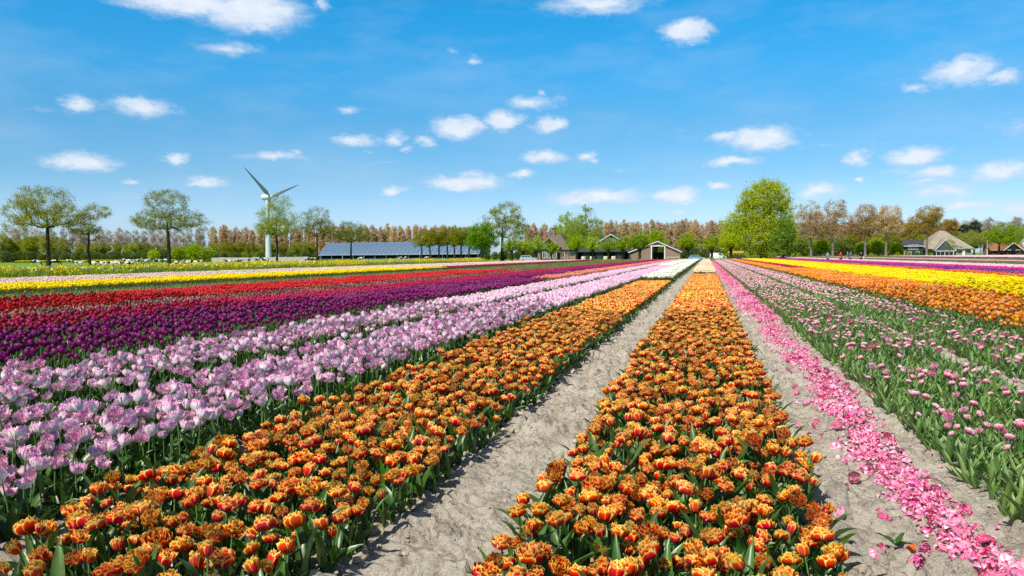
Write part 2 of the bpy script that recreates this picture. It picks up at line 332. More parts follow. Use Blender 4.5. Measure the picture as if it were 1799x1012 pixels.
def person(px, Y, coat, legs, hair, label, facing=0.0, arms=.0, extra=None):
    parts = []
    sw = .16
    V = [(0, 0, .98), (0, 0, 1.15), (0, 0, 1.38), (0, 0, 1.50), (0, .01, 1.60), (0, -.02, 1.70)]; E = [(0, 1), (1, 2), (2, 3), (3, 4), (4, 5)]; R = [.15, .14, .17, .075, .10, .08]
    def chain(start, pts, rs, V=V, E=E, R=R):
        p = start
        for q, q_r in zip(pts, rs): V.append(q); E.append((p, len(V)-1)); R.append(q_r); p = len(V)-1
    for s_ in (-1, 1):
        chain(2, [(s_*.20, 0, 1.41), (s_*.26, .02*s_, 1.15), (s_*.27, -.10-arms*.1, .92), (s_*.27, -.14-arms*.1, .82)], [.075, .055, .045, .04])
        chain(0, [(s_*.10, 0, .88), (s_*.11, -.05*s_, .50), (s_*.11, .06*s_, .10), (s_*.11, -.08+.06*s_, .05)], [.11, .075, .05, .045])
    parts.append(('body', skin_mesh('person_body', V, E, R, [MT['skin']], 1)))
    V2 = [(0, 0, .90), (0, 0, 1.15), (0, 0, 1.40), (0, 0, 1.47)]; E2 = [(0, 1), (1, 2), (2, 3)]; R2 = [.19, .175, .20, .11]
    for s_ in (-1, 1): chain(2, [(s_*.20, 0, 1.42), (s_*.26, .02*s_, 1.15), (s_*.27, -.09-arms*.1, .94)], [.10, .075, .062], V2, E2, R2)
    parts.append(('jacket', skin_mesh('jacket', V2, E2, R2, [mat('jacket_cloth', coat, .85, .15)], 1)))
    V3 = [(0, 0, .96), (0, 0, .90)]; E3 = [(0, 1)]; R3 = [.17, .165]
    for s_ in (-1, 1): chain(1, [(s_*.10, 0, .84), (s_*.11, -.05*s_, .50), (s_*.11, .05*s_, .12)], [.125, .09, .07], V3, E3, R3)
    parts.append(('trousers', skin_mesh('trousers', V3, E3, R3, [mat('trouser_cloth', legs, .85, .15)], 1)))
    parts.append(('hair', skin_mesh('hair', [(0, .03, 1.63), (0, .03, 1.72), (0, -.03, 1.76)], [(0, 1), (1, 2)], [.10, .105, .08], [mat('hair', hair, .8, .2)], 1)))
    if extra: parts.append(('bag', MB().box((.30, -.05, .85), (.10, .28, .36)).mesh('bag', mat('bag_cloth', extra, .8, .2), False)))
    PEOPLE.append((px, Y, label, facing, parts))
person(1454, 132, (.28, .27, .30), (.06, .09, .20), (.30, .27, .24), 'walker in a grey top and blue jeans, leftmost of the five', 2.6)
person(1477, 133, (.62, .025, .02), (.02, .02, .025), (.03, .022, .018), 'walker in a bright red jacket and black trousers', .4)
person(1489, 131, (.10, .12, .16), (.70, .70, .70), (.45, .35, .22), 'fair haired walker in a dark top and white trousers beside the red jacket', 1.2)
person(1494, 136, (.07, .12, .20), (.06, .08, .14), (.25, .2, .16), 'walker in a dark blue coat close behind the white trousers', -.6)
person(1513, 131, (.022, .022, .026), (.03, .03, .04), (.03, .025, .02), 'walker in black carrying a white bag, rightmost of the five', .2, extra=(.78, .78, .78))


# ------------------------------------------------------------------ tulips: shapes
def petal_ring(mb, n, az0, R, Z, half, nu=5, nv=5, ruf=.0, fringe=.0, k=2.5, rnd=None, mi=0, tip=.2, jit=.1, edge=None):
    v = np.linspace(0, 1, nv); u = np.linspace(-1, 1, nu)
    for i in range(n):
        az = az0 + 2*pi*i/n + rnd.uniform(-jit, jit); ph = rnd.uniform(0, 6.3); ks = rnd.uniform(.88, 1.12); kz = rnd.uniform(.86, 1.12)
        U, Vv = np.meshgrid(u, v, indexing='ij')
        r = np.interp(Vv, v, R(v))*ks; z = np.interp(Vv, v, Z(v))*kz; ha = np.interp(Vv, v, half(v))
        z = z - tip*z*U**2*Vv**2
        r = r + ruf*Vv**1.5*np.sin(k*U*pi + ph) + ruf*.6*Vv**2*np.sin(2.3*k*U*pi + 2*ph)
        if fringe:
            al = np.where((np.arange(nu) % 2) == 0, 1.0, -.7)[:, None]*(Vv > .99)
            z = z + fringe*al; r = r + fringe*.8*al*rnd.uniform(-1, 1)
            z = z + rnd.normal(0, fringe*.35, z.shape)*(Vv > .6)
        a = az + U*ha
        G = np.stack([r*np.cos(a), r*np.sin(a), z], -1)
        e = (1-(1-Vv**2.4)*(1-np.abs(U)**4)) if edge is None else edge(U, Vv)
        A = np.stack([e, Vv, np.full_like(e, rnd.uniform())], -1)
        mb.grid(G, mi, A)
def bloom_double(rnd, dia=.086, openk=1.0):
    mb = MB(); s = dia*rnd.uniform(.82, 1.1)/.104
    for q_, (n, rm, zm, hf, ruf, pw) in enumerate(((6, .052*openk, .050/openk**.5, .62, .005, 1.7), (6, .044*openk, .061/openk**.4, .55, .007, 1.5), (5, .030*openk, .066, .6, .006, 1.2), (3, .015, .063, .8, .006, 1.0))):
        ed = lambda U, V: np.clip((1-(1-V**2.4)*(1-np.abs(U)**4))*(1-.0*q_) + (0, .05, .16, .22)[q_]*V, 0, 1)
        petal_ring(mb, n, rnd.uniform(0, 6), lambda v: s*rm*np.sin(np.minimum(v*1.9, 1.57))**.8*(1-.06*v), lambda v: s*zm*v**pw, lambda v: hf*np.minimum(1, .35+1.3*v), 6, 5, ruf*s, .0042*s, 1.4, rnd, 0, .18, .15, ed)
    return mb
def bloom_fringed(rnd, dia=.091):
    mb = MB(); s = dia/.112; op = rnd.uniform(.85, 1.12)
    def edge(U, V): return np.clip(.05 + .80*V**1.5 + .15*(np.abs(U)**3)*V, 0, 1)
    def edge2(U, V): return np.clip(.48 + .42*V, 0, 1)
    for (n, rm, zm, hf, ed) in ((3, .054*op, .074, .95, edge), (3, .050*op, .079, .95, edge), (4, .036*op, .078, .8, edge2), (3, .020, .07, .9, edge2)):
        petal_ring(mb, n, rnd.uniform(0, 6), lambda v: s*rm*np.sin(np.minimum(.18+v*1.75, 1.75))**.9*(1 + .10*v*v), lambda v: s*zm*v**1.15, lambda v: hf*np.minimum(1, .55+1.1*v)*(1-.12*v), 9, 5, .007*s, .0115*s, 1.7, rnd, 0, .22, .25, ed)
    return mb
def bloom_cup(rnd, dia=.066, ht=.072, close=.55):
    mb = MB()
    for (n, rm, zm) in ((3, .5, 1.0), (3, .46, 1.03)):
        petal_ring(mb, n, rnd.uniform(0, 6), lambda v: dia*rm*np.sin(np.clip(.22 + v*2.15*(.7+.3*close*2), 0, 2.75))**.9, lambda v: ht*zm*v, lambda v: 1.12*np.sin(np.clip(.5+v*2.2, 0, 2.9))**.8 + .05, 5, 5, .0015, 0, 1.0, rnd, 0, .10, .1, lambda U, V: .15+.75*V+.1*np.abs(U))
    return mb
def bloom_pink(rnd, dia=.068): return bloom_double(rnd, dia, rnd.uniform(1.0, 1.35))
def leaf(rnd, L, W, lean, curl, az, mi=0, base=(0, 0, .0), seg=6):
    t = np.linspace(0, 1, seg+1); th = lean + curl*t**1.6
    ds = L/seg; rr = np.concatenate([[0], np.cumsum(np.sin(th[:-1])*ds)]) + .006; zz = np.concatenate([[0], np.cumsum(np.cos(th[:-1])*ds)])
    w = W*np.clip(np.sin(pi*np.clip(t, 0, 1)**.62), 0, 1)**.75*(1-.12*t) + .003*(1-t); ph = rnd.uniform(0, 6.3); tw = rnd.uniform(-.5, .5)
    G = np.zeros((3, seg+1, 3))
    for k, uu in enumerate((-1, 0, 1)):
        lift = .38*w*abs(uu) + .18*w*np.sin(7*t + ph)*uu
        x = rr - lift*np.cos(th); z = zz + lift*np.sin(th)
        yv = uu*w/2*np.cos(tw*t); z = z + uu*w/2*np.sin(tw*t)
        G[k] = np.stack([x*cos(az) - yv*sin(az), x*sin(az) + yv*cos(az), z], -1)
    G += np.array(base); mb = MB(); mb.grid(G, mi, np.stack([np.broadcast_to(t, (3, seg+1)), np.zeros((3, seg+1)), np.zeros((3, seg+1))], -1)); return mb
def stem_mb(rnd, h, bend, mi=0):
    t = np.linspace(0, 1, 5); p = np.stack([bend[0]*t**2, bend[1]*t**2, h*t], -1); m = MB(); m.tube(p, np.linspace(.0052, .004, 5), 5, mi, cap=False); return m

class Kind: pass
KINDS = {}
def make_kind(key, petal, bloom, h, leaves, leafmat='leaf', nvar=6, Ll=(.17, .27), Wl=(.035, .055), lean=(.15, .7), curl=(.2, 1.2), tilt=.36, split=0):
    """plant variants: (bloom mesh, stem mesh, leaf meshes) plus one joined mesh of each"""
    K = Kind(); K.var = []; K.joined = []; K.split = []; rnd = np.random.default_rng(hash(key) % 1000 if False else sum(map(ord, key)))
    for i in range(nvar):
        hh = h*rnd.uniform(.88, 1.1); bend = rnd.normal(0, .018, 2); J = MB(); b = None
        bm_ = bloom(rnd) if bloom else None
        Mx = Matrix.Translation((bend[0], bend[1], hh)) @ Euler((rnd.normal(0, tilt), rnd.normal(0, tilt), 0)).to_matrix().to_4x4()
        bme = sme = None
        if bm_:
            b = MB(); b.merge(bm_, Mx); bme = b.mesh(key+'_bloom', MT[petal]); J.merge(b)
            if split:                # outer petals apart from the heart of the bloom
                hm = MB(); pm = []
                for ci_, (V_, F_, Mi_, A_) in enumerate(b.chunks()):
                    t_ = MB() if ci_ < split else hm; t_.add(V_, F_-F_.min(), 0, A_)
                    if ci_ < split: pm.append(t_.mesh(key+'_petal', MT[petal]))
                K.split.append((hm.mesh(key+'_heart', MT[petal]), pm))
            st = stem_mb(rnd, hh+.006, bend); sme = st.mesh(key+'_stem', MT['stem']); J.merge(st, None, 1)
        lm = []
        for k in range(leaves):
            lf = leaf(rnd, rnd.uniform(*Ll), rnd.uniform(*Wl), rnd.uniform(*lean), rnd.uniform(*curl), 2*pi*k/leaves + rnd.uniform(-.5, .5), base=(0, 0, rnd.uniform(.0, .05) if bloom else 0))
            lm.append(lf.mesh(key+'_leaf', MT[leafmat])); J.merge(lf, None, 2)
        K.var.append((bme, sme, lm)); K.joined.append(J.mesh(key+'_plant', [MT[petal] if petal else MT[leafmat], MT['stem'], MT[leafmat]]))
    KINDS[key] = K; return K
make_kind('orange', 'orange', lambda r: bloom_double(r, .088, r.choice([.62, .82, .95, 1.04, 1.12, 1.22])), .235, 3, nvar=18, Ll=(.17, .29), Wl=(.04, .062), lean=(.08, .75), curl=(.15, 1.1), split=6)
make_kind('lilac', 'lilac', bloom_fringed, .35, 3, nvar=12, Ll=(.22, .33), Wl=(.05, .08), lean=(.1, .6), split=6)
make_kind('purple', 'purple', bloom_cup, .40, 3, Ll=(.22, .34), Wl=(.03, .05), lean=(.05, .4), tilt=.12)
make_kind('crimson', 'crimson', bloom_cup, .38, 2, Ll=(.2, .3), Wl=(.03, .05), lean=(.05, .4), tilt=.15)
make_kind('red', 'red', lambda r: bloom_cup(r, .082, .07, .35), .38, 2, Ll=(.2, .3), Wl=(.03, .05), lean=(.05, .4), tilt=.15)
make_kind('apricot', 'apricot', lambda r: bloom_cup(r, .074, .075, .35), .38, 4, 'leaf_pale', Ll=(.2, .32), Wl=(.04, .065), lean=(.1, .7), tilt=.2)
make_kind('yellow', 'yellow', lambda r: bloom_cup(r, .092, .07, .3), .40, 2, Ll=(.2, .3), Wl=(.03, .05), tilt=.15)
make_kind('pink', 'pink', bloom_pink, .25, 3, 'leaf_pale', Ll=(.15, .25), Wl=(.026, .044), lean=(.1, .5), curl=(.1, .8), tilt=.4)
make_kind('picked', None, None, .2, 5, 'leaf_pale', Ll=(.14, .25), Wl=(.024, .044), lean=(.08, .7), curl=(.1, .8))
make_kind('faded', 'faded', bloom_cup, .36, 2, Ll=(.2, .3), Wl=(.03, .05), tilt=.3)

# low-detail bed patches for the distance
def low_bloom(mb, rnd, c, dia, ht, style, mi=0):
    n = 6; a = np.arange(n)*2*pi/n + rnd.uniform(0, 6)
    if style == 'cup': prof = ((.18, 0, .1), (.50, .35, .4), (.46, .72, .7), (.14, 1.0, 1.0))
    elif style == 'open': prof = ((.18, 0, .05), (.46, .3, .35), (.52, .85, .75), (.30, 1.0, .9))
    else: prof = ((.2, 0, .0), (.50, .35, .45), (.52, .75, .9), (.26, 1.05, .95))
    V = []; A = []
    for (r, z, e) in prof:
        rr = dia*r*(1+rnd.uniform(-.22, .22, n)); zz = ht*z*(1+rnd.uniform(-.15, .15, n))
        V.append(np.stack([rr*np.cos(a), rr*np.sin(a), zz], -1)); A.append(np.stack([np.clip(e + rnd.uniform(-.4, .4, n)*(style != 'cup'), 0, 1), np.full(n, z), np.zeros(n)], -1))
    V = np.concatenate(V) + c; A = np.concatenate(A); i = np.arange(3)[:, None]*n; j = np.arange(n)[None, :]; j2 = (j+1) % n
    mb.add(V, np.stack([i+j, i+j2, i+n+j2, i+n+j], -1).reshape(-1, 4), mi, A); mb.add(V[-n:], [list(range(n))], mi, A[-n:])
def blade(mb, rnd, x, y, L, W, mi):
    az = rnd.uniform(0, 6.3); ln = rnd.uniform(.05, .6); d = np.array([cos(az), sin(az), 0]); s = np.array([-sin(az), cos(az), 0])
    p0 = np.array([x, y, 0]); p1 = p0 + d*L*.5*sin(ln) + np.array([0, 0, L*.55]); p2 = p1 + d*L*.5*sin(ln+.8) + np.array([0, 0, L*.45*cos(ln+.3)])
    mb.add([p0-s*W*.3, p0+s*W*.3, p1+s*W*.5, p1-s*W*.5, p2], [[0, 1, 2, 3]], mi); mb.add([p1-s*W*.5, p1+s*W*.5, p2], [[0, 1, 2]], mi)
def patch(key, petal, size, dens, h, dia, ht, style, leafmat='leaf', blades=2.2, Lb=(.2, .32), nvar=4, bloomfrac=1.0):
    out = []; rnd = np.random.default_rng(sum(map(ord, key))+5)
    for k in range(nvar):
        mb = MB(); n = max(1, int(round(size*sqrt(dens)))); g = size/n
        for i in range(n):
            for j in range(n):
                x = (i+.5+rnd.uniform(-.42, .42))*g - size/2; y = (j+.5+rnd.uniform(-.42, .42))*g - size/2
                if petal and rnd.uniform() < bloomfrac: low_bloom(mb, rnd, np.array([x, y, h*rnd.uniform(.84, 1.08)]), dia*rnd.uniform(.85, 1.12), ht, style)
                nb = int(blades) + (rnd.uniform() < blades % 1)
                for _ in range(nb): blade(mb, rnd, x+rnd.uniform(-.06, .06), y+rnd.uniform(-.06, .06), rnd.uniform(*Lb), rnd.uniform(.03, .055), 1)
        out.append(mb.mesh(key+'_patch', [MT[petal] if petal else MT[leafmat], MT[leafmat]]))
    return out

# ------------------------------------------------------------------ instancing
GN_CACHE = {}
def instancer(name, meshes, P, rot, scl, idx):
    me = bpy.data.meshes.new(name); n = len(P); me.vertices.add(n); me.vertices.foreach_set('co', np.asarray(P, np.float32).ravel())
    a = me.attributes.new('rot', 'FLOAT_VECTOR', 'POINT'); a.data.foreach_set('vector', np.asarray(rot, np.float32).ravel())
    a = me.attributes.new('scl', 'FLOAT', 'POINT'); a.data.foreach_set('value', np.asarray(scl, np.float32))
    a = me.attributes.new('idx', 'INT', 'POINT'); a.data.foreach_set('value', np.asarray(idx, np.int32))
    key = tuple(m.name for m in meshes)
    if key not in GN_CACHE:
        c = bpy.data.collections.new('source_'+name)
        for i, m in enumerate(meshes): c.objects.link(bpy.data.objects.new('source_%s_%03d' % (name, i), m))
        g = bpy.data.node_groups.new('scatter_'+name, 'GeometryNodeTree')
        g.interface.new_socket('Geometry', in_out='INPUT', socket_type='NodeSocketGeometry'); g.interface.new_socket('Geometry', in_out='OUTPUT', socket_type='NodeSocketGeometry')
        N = g.nodes.new; L = g.links.new; gi = N('NodeGroupInput'); go = N('NodeGroupOutput'); ci = N('GeometryNodeCollectionInfo')
        ci.inputs['Collection'].default_value = c; ci.inputs['Separate Children'].default_value = True; ci.inputs['Reset Children'].default_value = True
        ip = N('GeometryNodeInstanceOnPoints'); ip.inputs['Pick Instance'].default_value = True
        def na(nm, t): q = N('GeometryNodeInputNamedAttribute'); q.data_type = t; q.inputs['Name'].default_value = nm; return q.outputs['Attribute']
        e2r = N('FunctionNodeEulerToRotation'); L(na('rot', 'FLOAT_VECTOR'), e2r.inputs[0])
        L(gi.outputs[0], ip.inputs['Points']); L(ci.outputs[0], ip.inputs['Instance']); L(na('idx', 'INT'), ip.inputs['Instance Index'])
        L(e2r.outputs[0], ip.inputs['Rotation']); L(na('scl', 'FLOAT'), ip.inputs['Scale']); L(ip.outputs[0], go.inputs[0])
        GN_CACHE[key] = g
    o = link(name, me); md = o.modifiers.new('scatter', 'NODES'); md.node_group = GN_CACHE[key]; return o

def scatter(x0, x1, y0, y1, dens, rnd, jit=.4):
    nx = max(1, int(round((x1-x0)*sqrt(dens)))); ny = max(1, int(round((y1-y0)*sqrt(dens)))); i, j = np.meshgrid(np.arange(nx), np.arange(ny), indexing='ij')
    x = x0 + (i + .5 + rnd.uniform(-jit, jit, i.shape))*(x1-x0)/nx; y = y0 + (j + .5 + rnd.uniform(-jit, jit, i.shape))*(y1-y0)/ny
    return np.stack([x.ravel(), y.ravel()], -1)
def keep(XY, z, mx=170, dmin=1.7):
    px, py, d = project_np(XY, z); m = mx + 900/np.maximum(d, .5)
    return (d > dmin) & (px > -m) & (px < PW+m) & (py < PH+260+500/np.maximum(d, .5))
# ------------------------------------------------------------------ beds
STUFF = {}; PATCHES = {}
def dthr_y(X, d): return (d + X*sin(YAW))/cos(YAW)
def plant_bed(key, x0, x1, y0, y1, dens, thr, seed=0, scl=(.78, 1.16)):
    """full plants from y0 to the distance thr; returns where the patches take over"""
    rnd = np.random.default_rng(seed+11); xm = (x0+x1)/2; sc_ = scl if key not in ('picked',) else (.8, 1.15); ye = min(y1, max(y0, dthr_y(xm, thr)))
    if ye > y0 + .2:
        XY = scatter(x0, x1, y0, ye, dens, rnd); XY = XY[keep(XY, .3)]
        if key == 'orange' and x1 < -1.2: XY = XY[XY[:, 0] > -2.86 - .45*np.maximum(XY[:, 1]-2.6, 0)]
        if key == 'pink': XY = XY[rnd.uniform(size=len(XY)) < np.clip((fbm(XY[:, 0]*1.6, XY[:, 1]*1.3, 3, 17)-.40)/.2, .12, 1)]
        if len(XY): STUFF.setdefault(key, []).append((XY, rnd.uniform(*sc_, len(XY))))
    return ye
def patch_bed(pkey, x0, x1, y0, y1, size, rnd=np.random.default_rng(3)):
    nx = max(1, int(round((x1-x0)/size))); ny = max(1, int((y1-y0)/size)); sx = (x1-x0)/nx
    i, j = np.meshgrid(np.arange(nx), np.arange(ny), indexing='ij')
    XY = np.stack([(x0+(i+.5)*sx).ravel(), (y0+(j+.5)*size).ravel()], -1); XY = XY[keep(XY, .3, 260)]
    if len(XY): PATCHES.setdefault(pkey, []).append(XY)

# ------------------------------------------------------------------ ground
def vnoise(x, y, seed=0):
    xi = np.floor(x).astype(np.int64); yi = np.floor(y).astype(np.int64); fx = x-xi; fy = y-yi; fx = fx*fx*(3-2*fx); fy = fy*fy*(3-2*fy)
    def h(a, b):
        n = (a*374761393 + b*668265263 + seed*982451653) & 0x7fffffff; n = ((n ^ (n >> 13))*1274126177) & 0x7fffffff; return ((n ^ (n >> 16)) & 0xffff)/65535.0
    return (h(xi, yi)*(1-fx) + h(xi+1, yi)*fx)*(1-fy) + (h(xi, yi+1)*(1-fx) + h(xi+1, yi+1)*fx)*fy
def fbm(x, y, o=4, seed=0): return sum(vnoise(x*2**k, y*2**k, seed+k)*.5**k for k in range(o))/1.9
def quad_sheet(name, x0, x1, y0, y1, z, m, nx=1, ny=1):
    X, Y = np.meshgrid(np.linspace(x0, x1, nx+1), np.linspace(y0, y1, ny+1), indexing='ij'); mb = MB(); mb.grid(np.stack([X, Y, np.full_like(X, z)], -1)[:, ::-1][::-1][:, ::-1])
    o = link(name, mb.mesh(name, m, False)); o['kind'] = 'structure'; return o
MT['grass'] = mat('meadow_grass', (.16, .27, .022), .9, .1, noise=[(.05, (.24, .33, .03), .4, .7), (.6, (.12, .21, .02), .45, .7)], bump=(3, .5, .2))
MT['farsoil'] = mat('field_soil', (.44, .38, .285), .95, .1, noise=[(2.2, (.34, .28, .2), .42, .7), (14, (.29, .24, .17), .52, .72)], bump=(12, .8, .05))
MT['verge'] = mat('verge_grass', (.12, .22, .02), .9, .1, noise=[(.4, (.20, .27, .02), .4, .65), (3, (.08, .16, .015), .45, .7)])
quad_sheet('ground', -2600, 2600, -400, 5200, -.07, MT['grass'], 8, 8)
quad_sheet('field_soil', -43, 74, -6, 190, -.035, MT['farsoil'])
quad_sheet('field_soil_far', 12, 118, 190, 312, -.035, MT['farsoil'])
def soil_z(X, Y):                    # crusty relief of the bare soil
    wx = X + .05*fbm(X*6, Y*6, 3, 3); wy = Y + .10*fbm(X*3.1, Y*3.1, 3, 9)
    z = .055*(fbm(wx*2.8, wy*4.2, 4, 1)-.5)
    cl = fbm(wx*7.5, wy*11.5, 3, 5); msk = np.clip((fbm(wx*1.9, wy*2.6, 3, 8)-.42)/.2, 0, 1)
    z += .095*np.clip((cl-.48)/.14, 0, 1)**.8*(.25+.75*msk)                     # crusty plates
    cr = np.abs(fbm(wx*5.5+9, wy*10.5, 3, 15)-.5); z -= .04*np.clip(1-cr/.03, 0, 1)*(.25+.75*msk)   # cracks
    z += .011*np.sin((wy + .25*wx + .05*np.abs(((X+1.2) % 1.0)-.5))*2*pi/.15)*np.clip((fbm(X*1.5, Y*1.2, 2, 12)-.38)/.2, 0, 1)
    z += .03*np.clip((fbm(wx*14, wy*19, 2, 21)-.56)/.2, 0, 1)*(.35+.65*msk)
    z += .017*np.clip((fbm(wx*23, wy*30, 2, 51)-.5)/.2, -1, 1)*np.clip((fbm(X*2.4, Y*2.0, 2, 61)-.35)/.2, .2, 1)    # crumbs
    for rx in (-1.42, -1.08, .86): z -= .022*np.exp(-((X-rx-.03*np.sin(Y*.7))/.07)**2)*(.6+.4*np.sin((Y+X)*2*pi/.11))      # tread marks of wheels
    edge = np.minimum(np.minimum(np.abs(X+1.68), np.abs(X+.86)), np.minimum(np.abs(X-.66), np.abs(X-1.72)))
    z += .035*np.exp(-(edge/.11)**2)*fbm(X*5, Y*3, 2, 30)
    z -= .03*np.clip((np.abs(X+.1)-5)/2, 0, 1) + .04*np.clip((Y-45)/15, 0, 1)
    return z
def soil_surface():
    def seg(a, b, st): return list(np.arange(a, b-1e-6, st))
    xs = np.array(seg(-6.9, -3.3, .09) + seg(-3.3, -1.8, .05) + seg(-1.8, -.72, .0135) + seg(-.72, .48, .06) + seg(.48, 1.85, .0135) + seg(1.85, 5.2, .07))
    ys = [1.5]
    while ys[-1] < 60: ys.append(ys[-1] + max(.011, ys[-1]*.0040))
    ys = np.array(ys); X, Y = np.meshgrid(xs, ys, indexing='ij')
    z = soil_z(X, Y)
    mb = MB(); mb.grid(np.stack([X, Y, z], -1)[::-1]); o = link('soil_path', mb.mesh('soil_path', MT['soil'])); o['kind'] = 'structure'
soil_surface()
def clods():
    rnd = np.random.default_rng(4); ms = []
    for k in range(5):
        a = np.arange(7)*2*pi/7; V = [[0, 0, 1.0]]; V = [np.array([0, 0, rnd.uniform(.6, .9)])]
        for (r, z) in ((.75, .55), (1.0, .05), (.8, -.35)):
            for t in a: q = r*rnd.uniform(.75, 1.2); V.append(np.array([q*cos(t), q*sin(t)*.8, z*rnd.uniform(.7, 1.2)]))
        F4 = [[1+k_*7+j, 1+k_*7+(j+1) % 7, 8+k_*7+(j+1) % 7, 8+k_*7+j][::-1] for k_ in range(2) for j in range(7)]
        mb = MB(); mb.add(V, F4); mb.add(V, [[0, 1+j, 1+(j+1) % 7] for j in range(7)]); ms.append(mb.mesh('soil_clod', MT['clod'], False))
    P = []; S = []
    for (a, b, dn) in ((-1.75, -.82, 330), (.55, 1.75, 230), (-3.3, -3.0, 120)):
        XY = scatter(a, b, 2.2, 13, dn, rnd, .5); e = np.minimum(XY[:, 0]-a, b-XY[:, 0]); k = (rnd.uniform(size=len(XY)) < np.exp(-e/.2)*.7+.3*(fbm(XY[:, 0]*3, XY[:, 1]*3, 2, 44) > .5)+.06) & keep(XY, 0)
        XY = XY[k]; P.append(np.c_[XY, soil_z(XY[:, 0], XY[:, 1])+.003]); S.append(np.exp(rnd.normal(-4.9, .5, len(XY)))*(1+2.4*np.exp(-e[k]/.08)))
    P = np.concatenate(P); S = np.minimum(np.concatenate(S), .045); n = len(P)
    o = instancer('soil_clods', ms, P, np.c_[rnd.normal(0, .3, (n, 2)), rnd.uniform(0, 6.3, n)], S, rnd.integers(0, 5, n)); tag(o, 'crumbs and clods of dry grey soil on the paths', 'soil', kind='stuff')
clods()

# ------------------------------------------------------------------ tulip beds
S = .72
PK = {'orange': ('orange', 84, .235, .083, .056, 'double', 'leaf', 1.6), 'lilac': ('lilac', 60, .35, .088, .078, 'open', 'leaf', 2), 'purple': ('purple', 62, .40, .072, .072, 'cup', 'leaf', 2),
      'crimson': ('crimson', 62, .38, .074, .07, 'cup', 'leaf', 1.5), 'red': ('red', 62, .38, .088, .07, 'cup', 'leaf', 1.2), 'faded': ('faded', 46, .36, .068, .07, 'cup', 'leaf', 1.6),
      'yellow': ('yellow', 74, .40, .100, .068, 'open', 'leaf', .5), 'apricot': ('apricot', 60, .38, .078, .074, 'cup', 'leaf_pale', 2), 'palepink': ('palepink', 46, .40, .088, .07, 'cup', 'leaf', 1.4),
      'white': ('white', 70, .40, .10, .07, 'open', 'leaf', 1), 'cream': ('cream', 66, .38, .095, .07, 'open', 'leaf', 1), 'salmon': ('salmon', 52, .38, .08, .072, 'cup', 'leaf_pale', 1.6),
      'vermilion': ('vermilion', 64, .40, .085, .07, 'cup', 'leaf', 1), 'magenta': ('magenta', 66, .40, .085, .07, 'cup', 'leaf', 1), 'violet': ('violet', 52, .40, .075, .07, 'cup', 'leaf', 1.6),
      'blush': ('blush', 60, .40, .09, .07, 'open', 'leaf', 1.2), 'pink': ('pink', 50, .25, .066, .04, 'double', 'leaf_pale', 4.0, .20), 'pinkfar': ('pink', 46, .26, .075, .045, 'double', 'leaf_pale', 2.8, .34), 'picked': ('faded', 40, .22, .06, .05, 'cup', 'leaf_pale', 2.4, .07)}
PM = {}
for k, v in PK.items(): PM[k] = patch(k, v[0], S, v[1], v[2], v[3], v[4], v[5], v[6], v[7], bloomfrac=v[8] if len(v) > 8 else 1.0)
def bed(key, x0, x1, y0, y1, thr=None, dens=None, pkey=None, gap=True):
    pk = pkey or key
    if thr: y0 = plant_bed(key, x0, x1, y0, y1, dens or PK[key][1], thr, int(abs(x0*100)))
    if y1 > y0 + .3: patch_bed(pk, x0, x1, y0, y1, S)
def strips(key, x0, x1, y0, y1, n, gap=.28, **k):
    w = (x1-x0)/n
    for i in range(n): bed(key, x0+i*w+gap/2, x0+(i+1)*w-gap/2, y0, y1, **k)
# left of the path
bed('orange', -.86, .57, 1.9, 51.5, thr=17); bed('cream', -.86, .57, 52.3, 186)
bed('orange', -3.2, -1.66, 2.5, 38.2, thr=17); bed('white', -3.15, -1.66, 38.9, 186)
bed('lilac', -4.74, -3.38, 1.9, 80, thr=18); bed('white', -4.95, -3.38, 80.5, 186)
bed('lilac', -6.6, -5.44, 1.9, 186, thr=18)
bed('purple', -8.72, -7.28, 3, 36, thr=21); bed('salmon', -8.72, -7.28, 38.5, 186); bed('purple', -10.4, -8.95, 4, 186, thr=20)
bed('crimson', -12.55, -10.6, 6, 186, thr=19)
bed('faded', -14.6, -12.75, 8, 66); bed('picked', -14.6, -12.75, 66, 186)
bed('red', -16.8, -14.85, 10, 62, thr=24); bed('picked', -16.8, -14.85, 62.5, 186); bed('red', -19.0, -17.0, 12, 58, thr=24); bed('picked', -19.0, -17.0, 58.5, 186)
strips('picked', -25.8, -19.3, 12, 186, 3); strips('yellow', -31.4, -26.0, 16, 76, 3, .2); strips('crimson', -28.6, -26.0, 76.5, 186, 1); strips('palepink', -31.4, -28.7, 76.5, 186, 2)
strips('palepink', -41, -31.7, 22, 186, 5, .25)
# right of the path
bed('pink', 1.60, 3.02, 3.2, 30, thr=19, dens=36); bed('pinkfar', 1.60, 3.02, 30, 186)
bed('pink', 3.42, 4.6, 5, 26, thr=19, dens=40); bed('pinkfar', 3.42, 4.6, 26, 186)
bed('apricot', 4.75, 6.2, 9, 186, thr=25); bed('apricot', 6.3, 7.55, 12, 62, thr=25); bed('crimson', 6.3, 7.55, 62.5, 186)
strips('yellow', 7.7, 12.95, 16, 186, 3, .1, thr=28); strips('vermilion', 13.1, 14.9, 32, 186, 1); strips('violet', 15.1, 18.4, 38, 190, 2); strips('magenta', 18.5, 20.9, 46, 190, 1); strips('blush', 21.2, 25.4, 55, 300, 2)
strips('faded', 25.6, 28, 70, 300, 1); strips('picked', 28.2, 40, 70, 300, 5, .5); strips('pinkfar', 40.2, 46, 100, 300, 2, .5); strips('picked', 46.2, 62, 110, 300, 6, .5); strips('blush', 62.5, 72, 130, 190, 3, .6); strips('blush', 62.5, 112, 195, 300, 10, .8)
# the picked pink beds: dense leaves besides the few blooms left
for (x0, x1, y0, y1) in ((1.60, 3.02, 3.2, 22), (3.42, 4.6, 5, 22)): plant_bed('picked', x0, x1, y0, y1, 84, 19, 77)

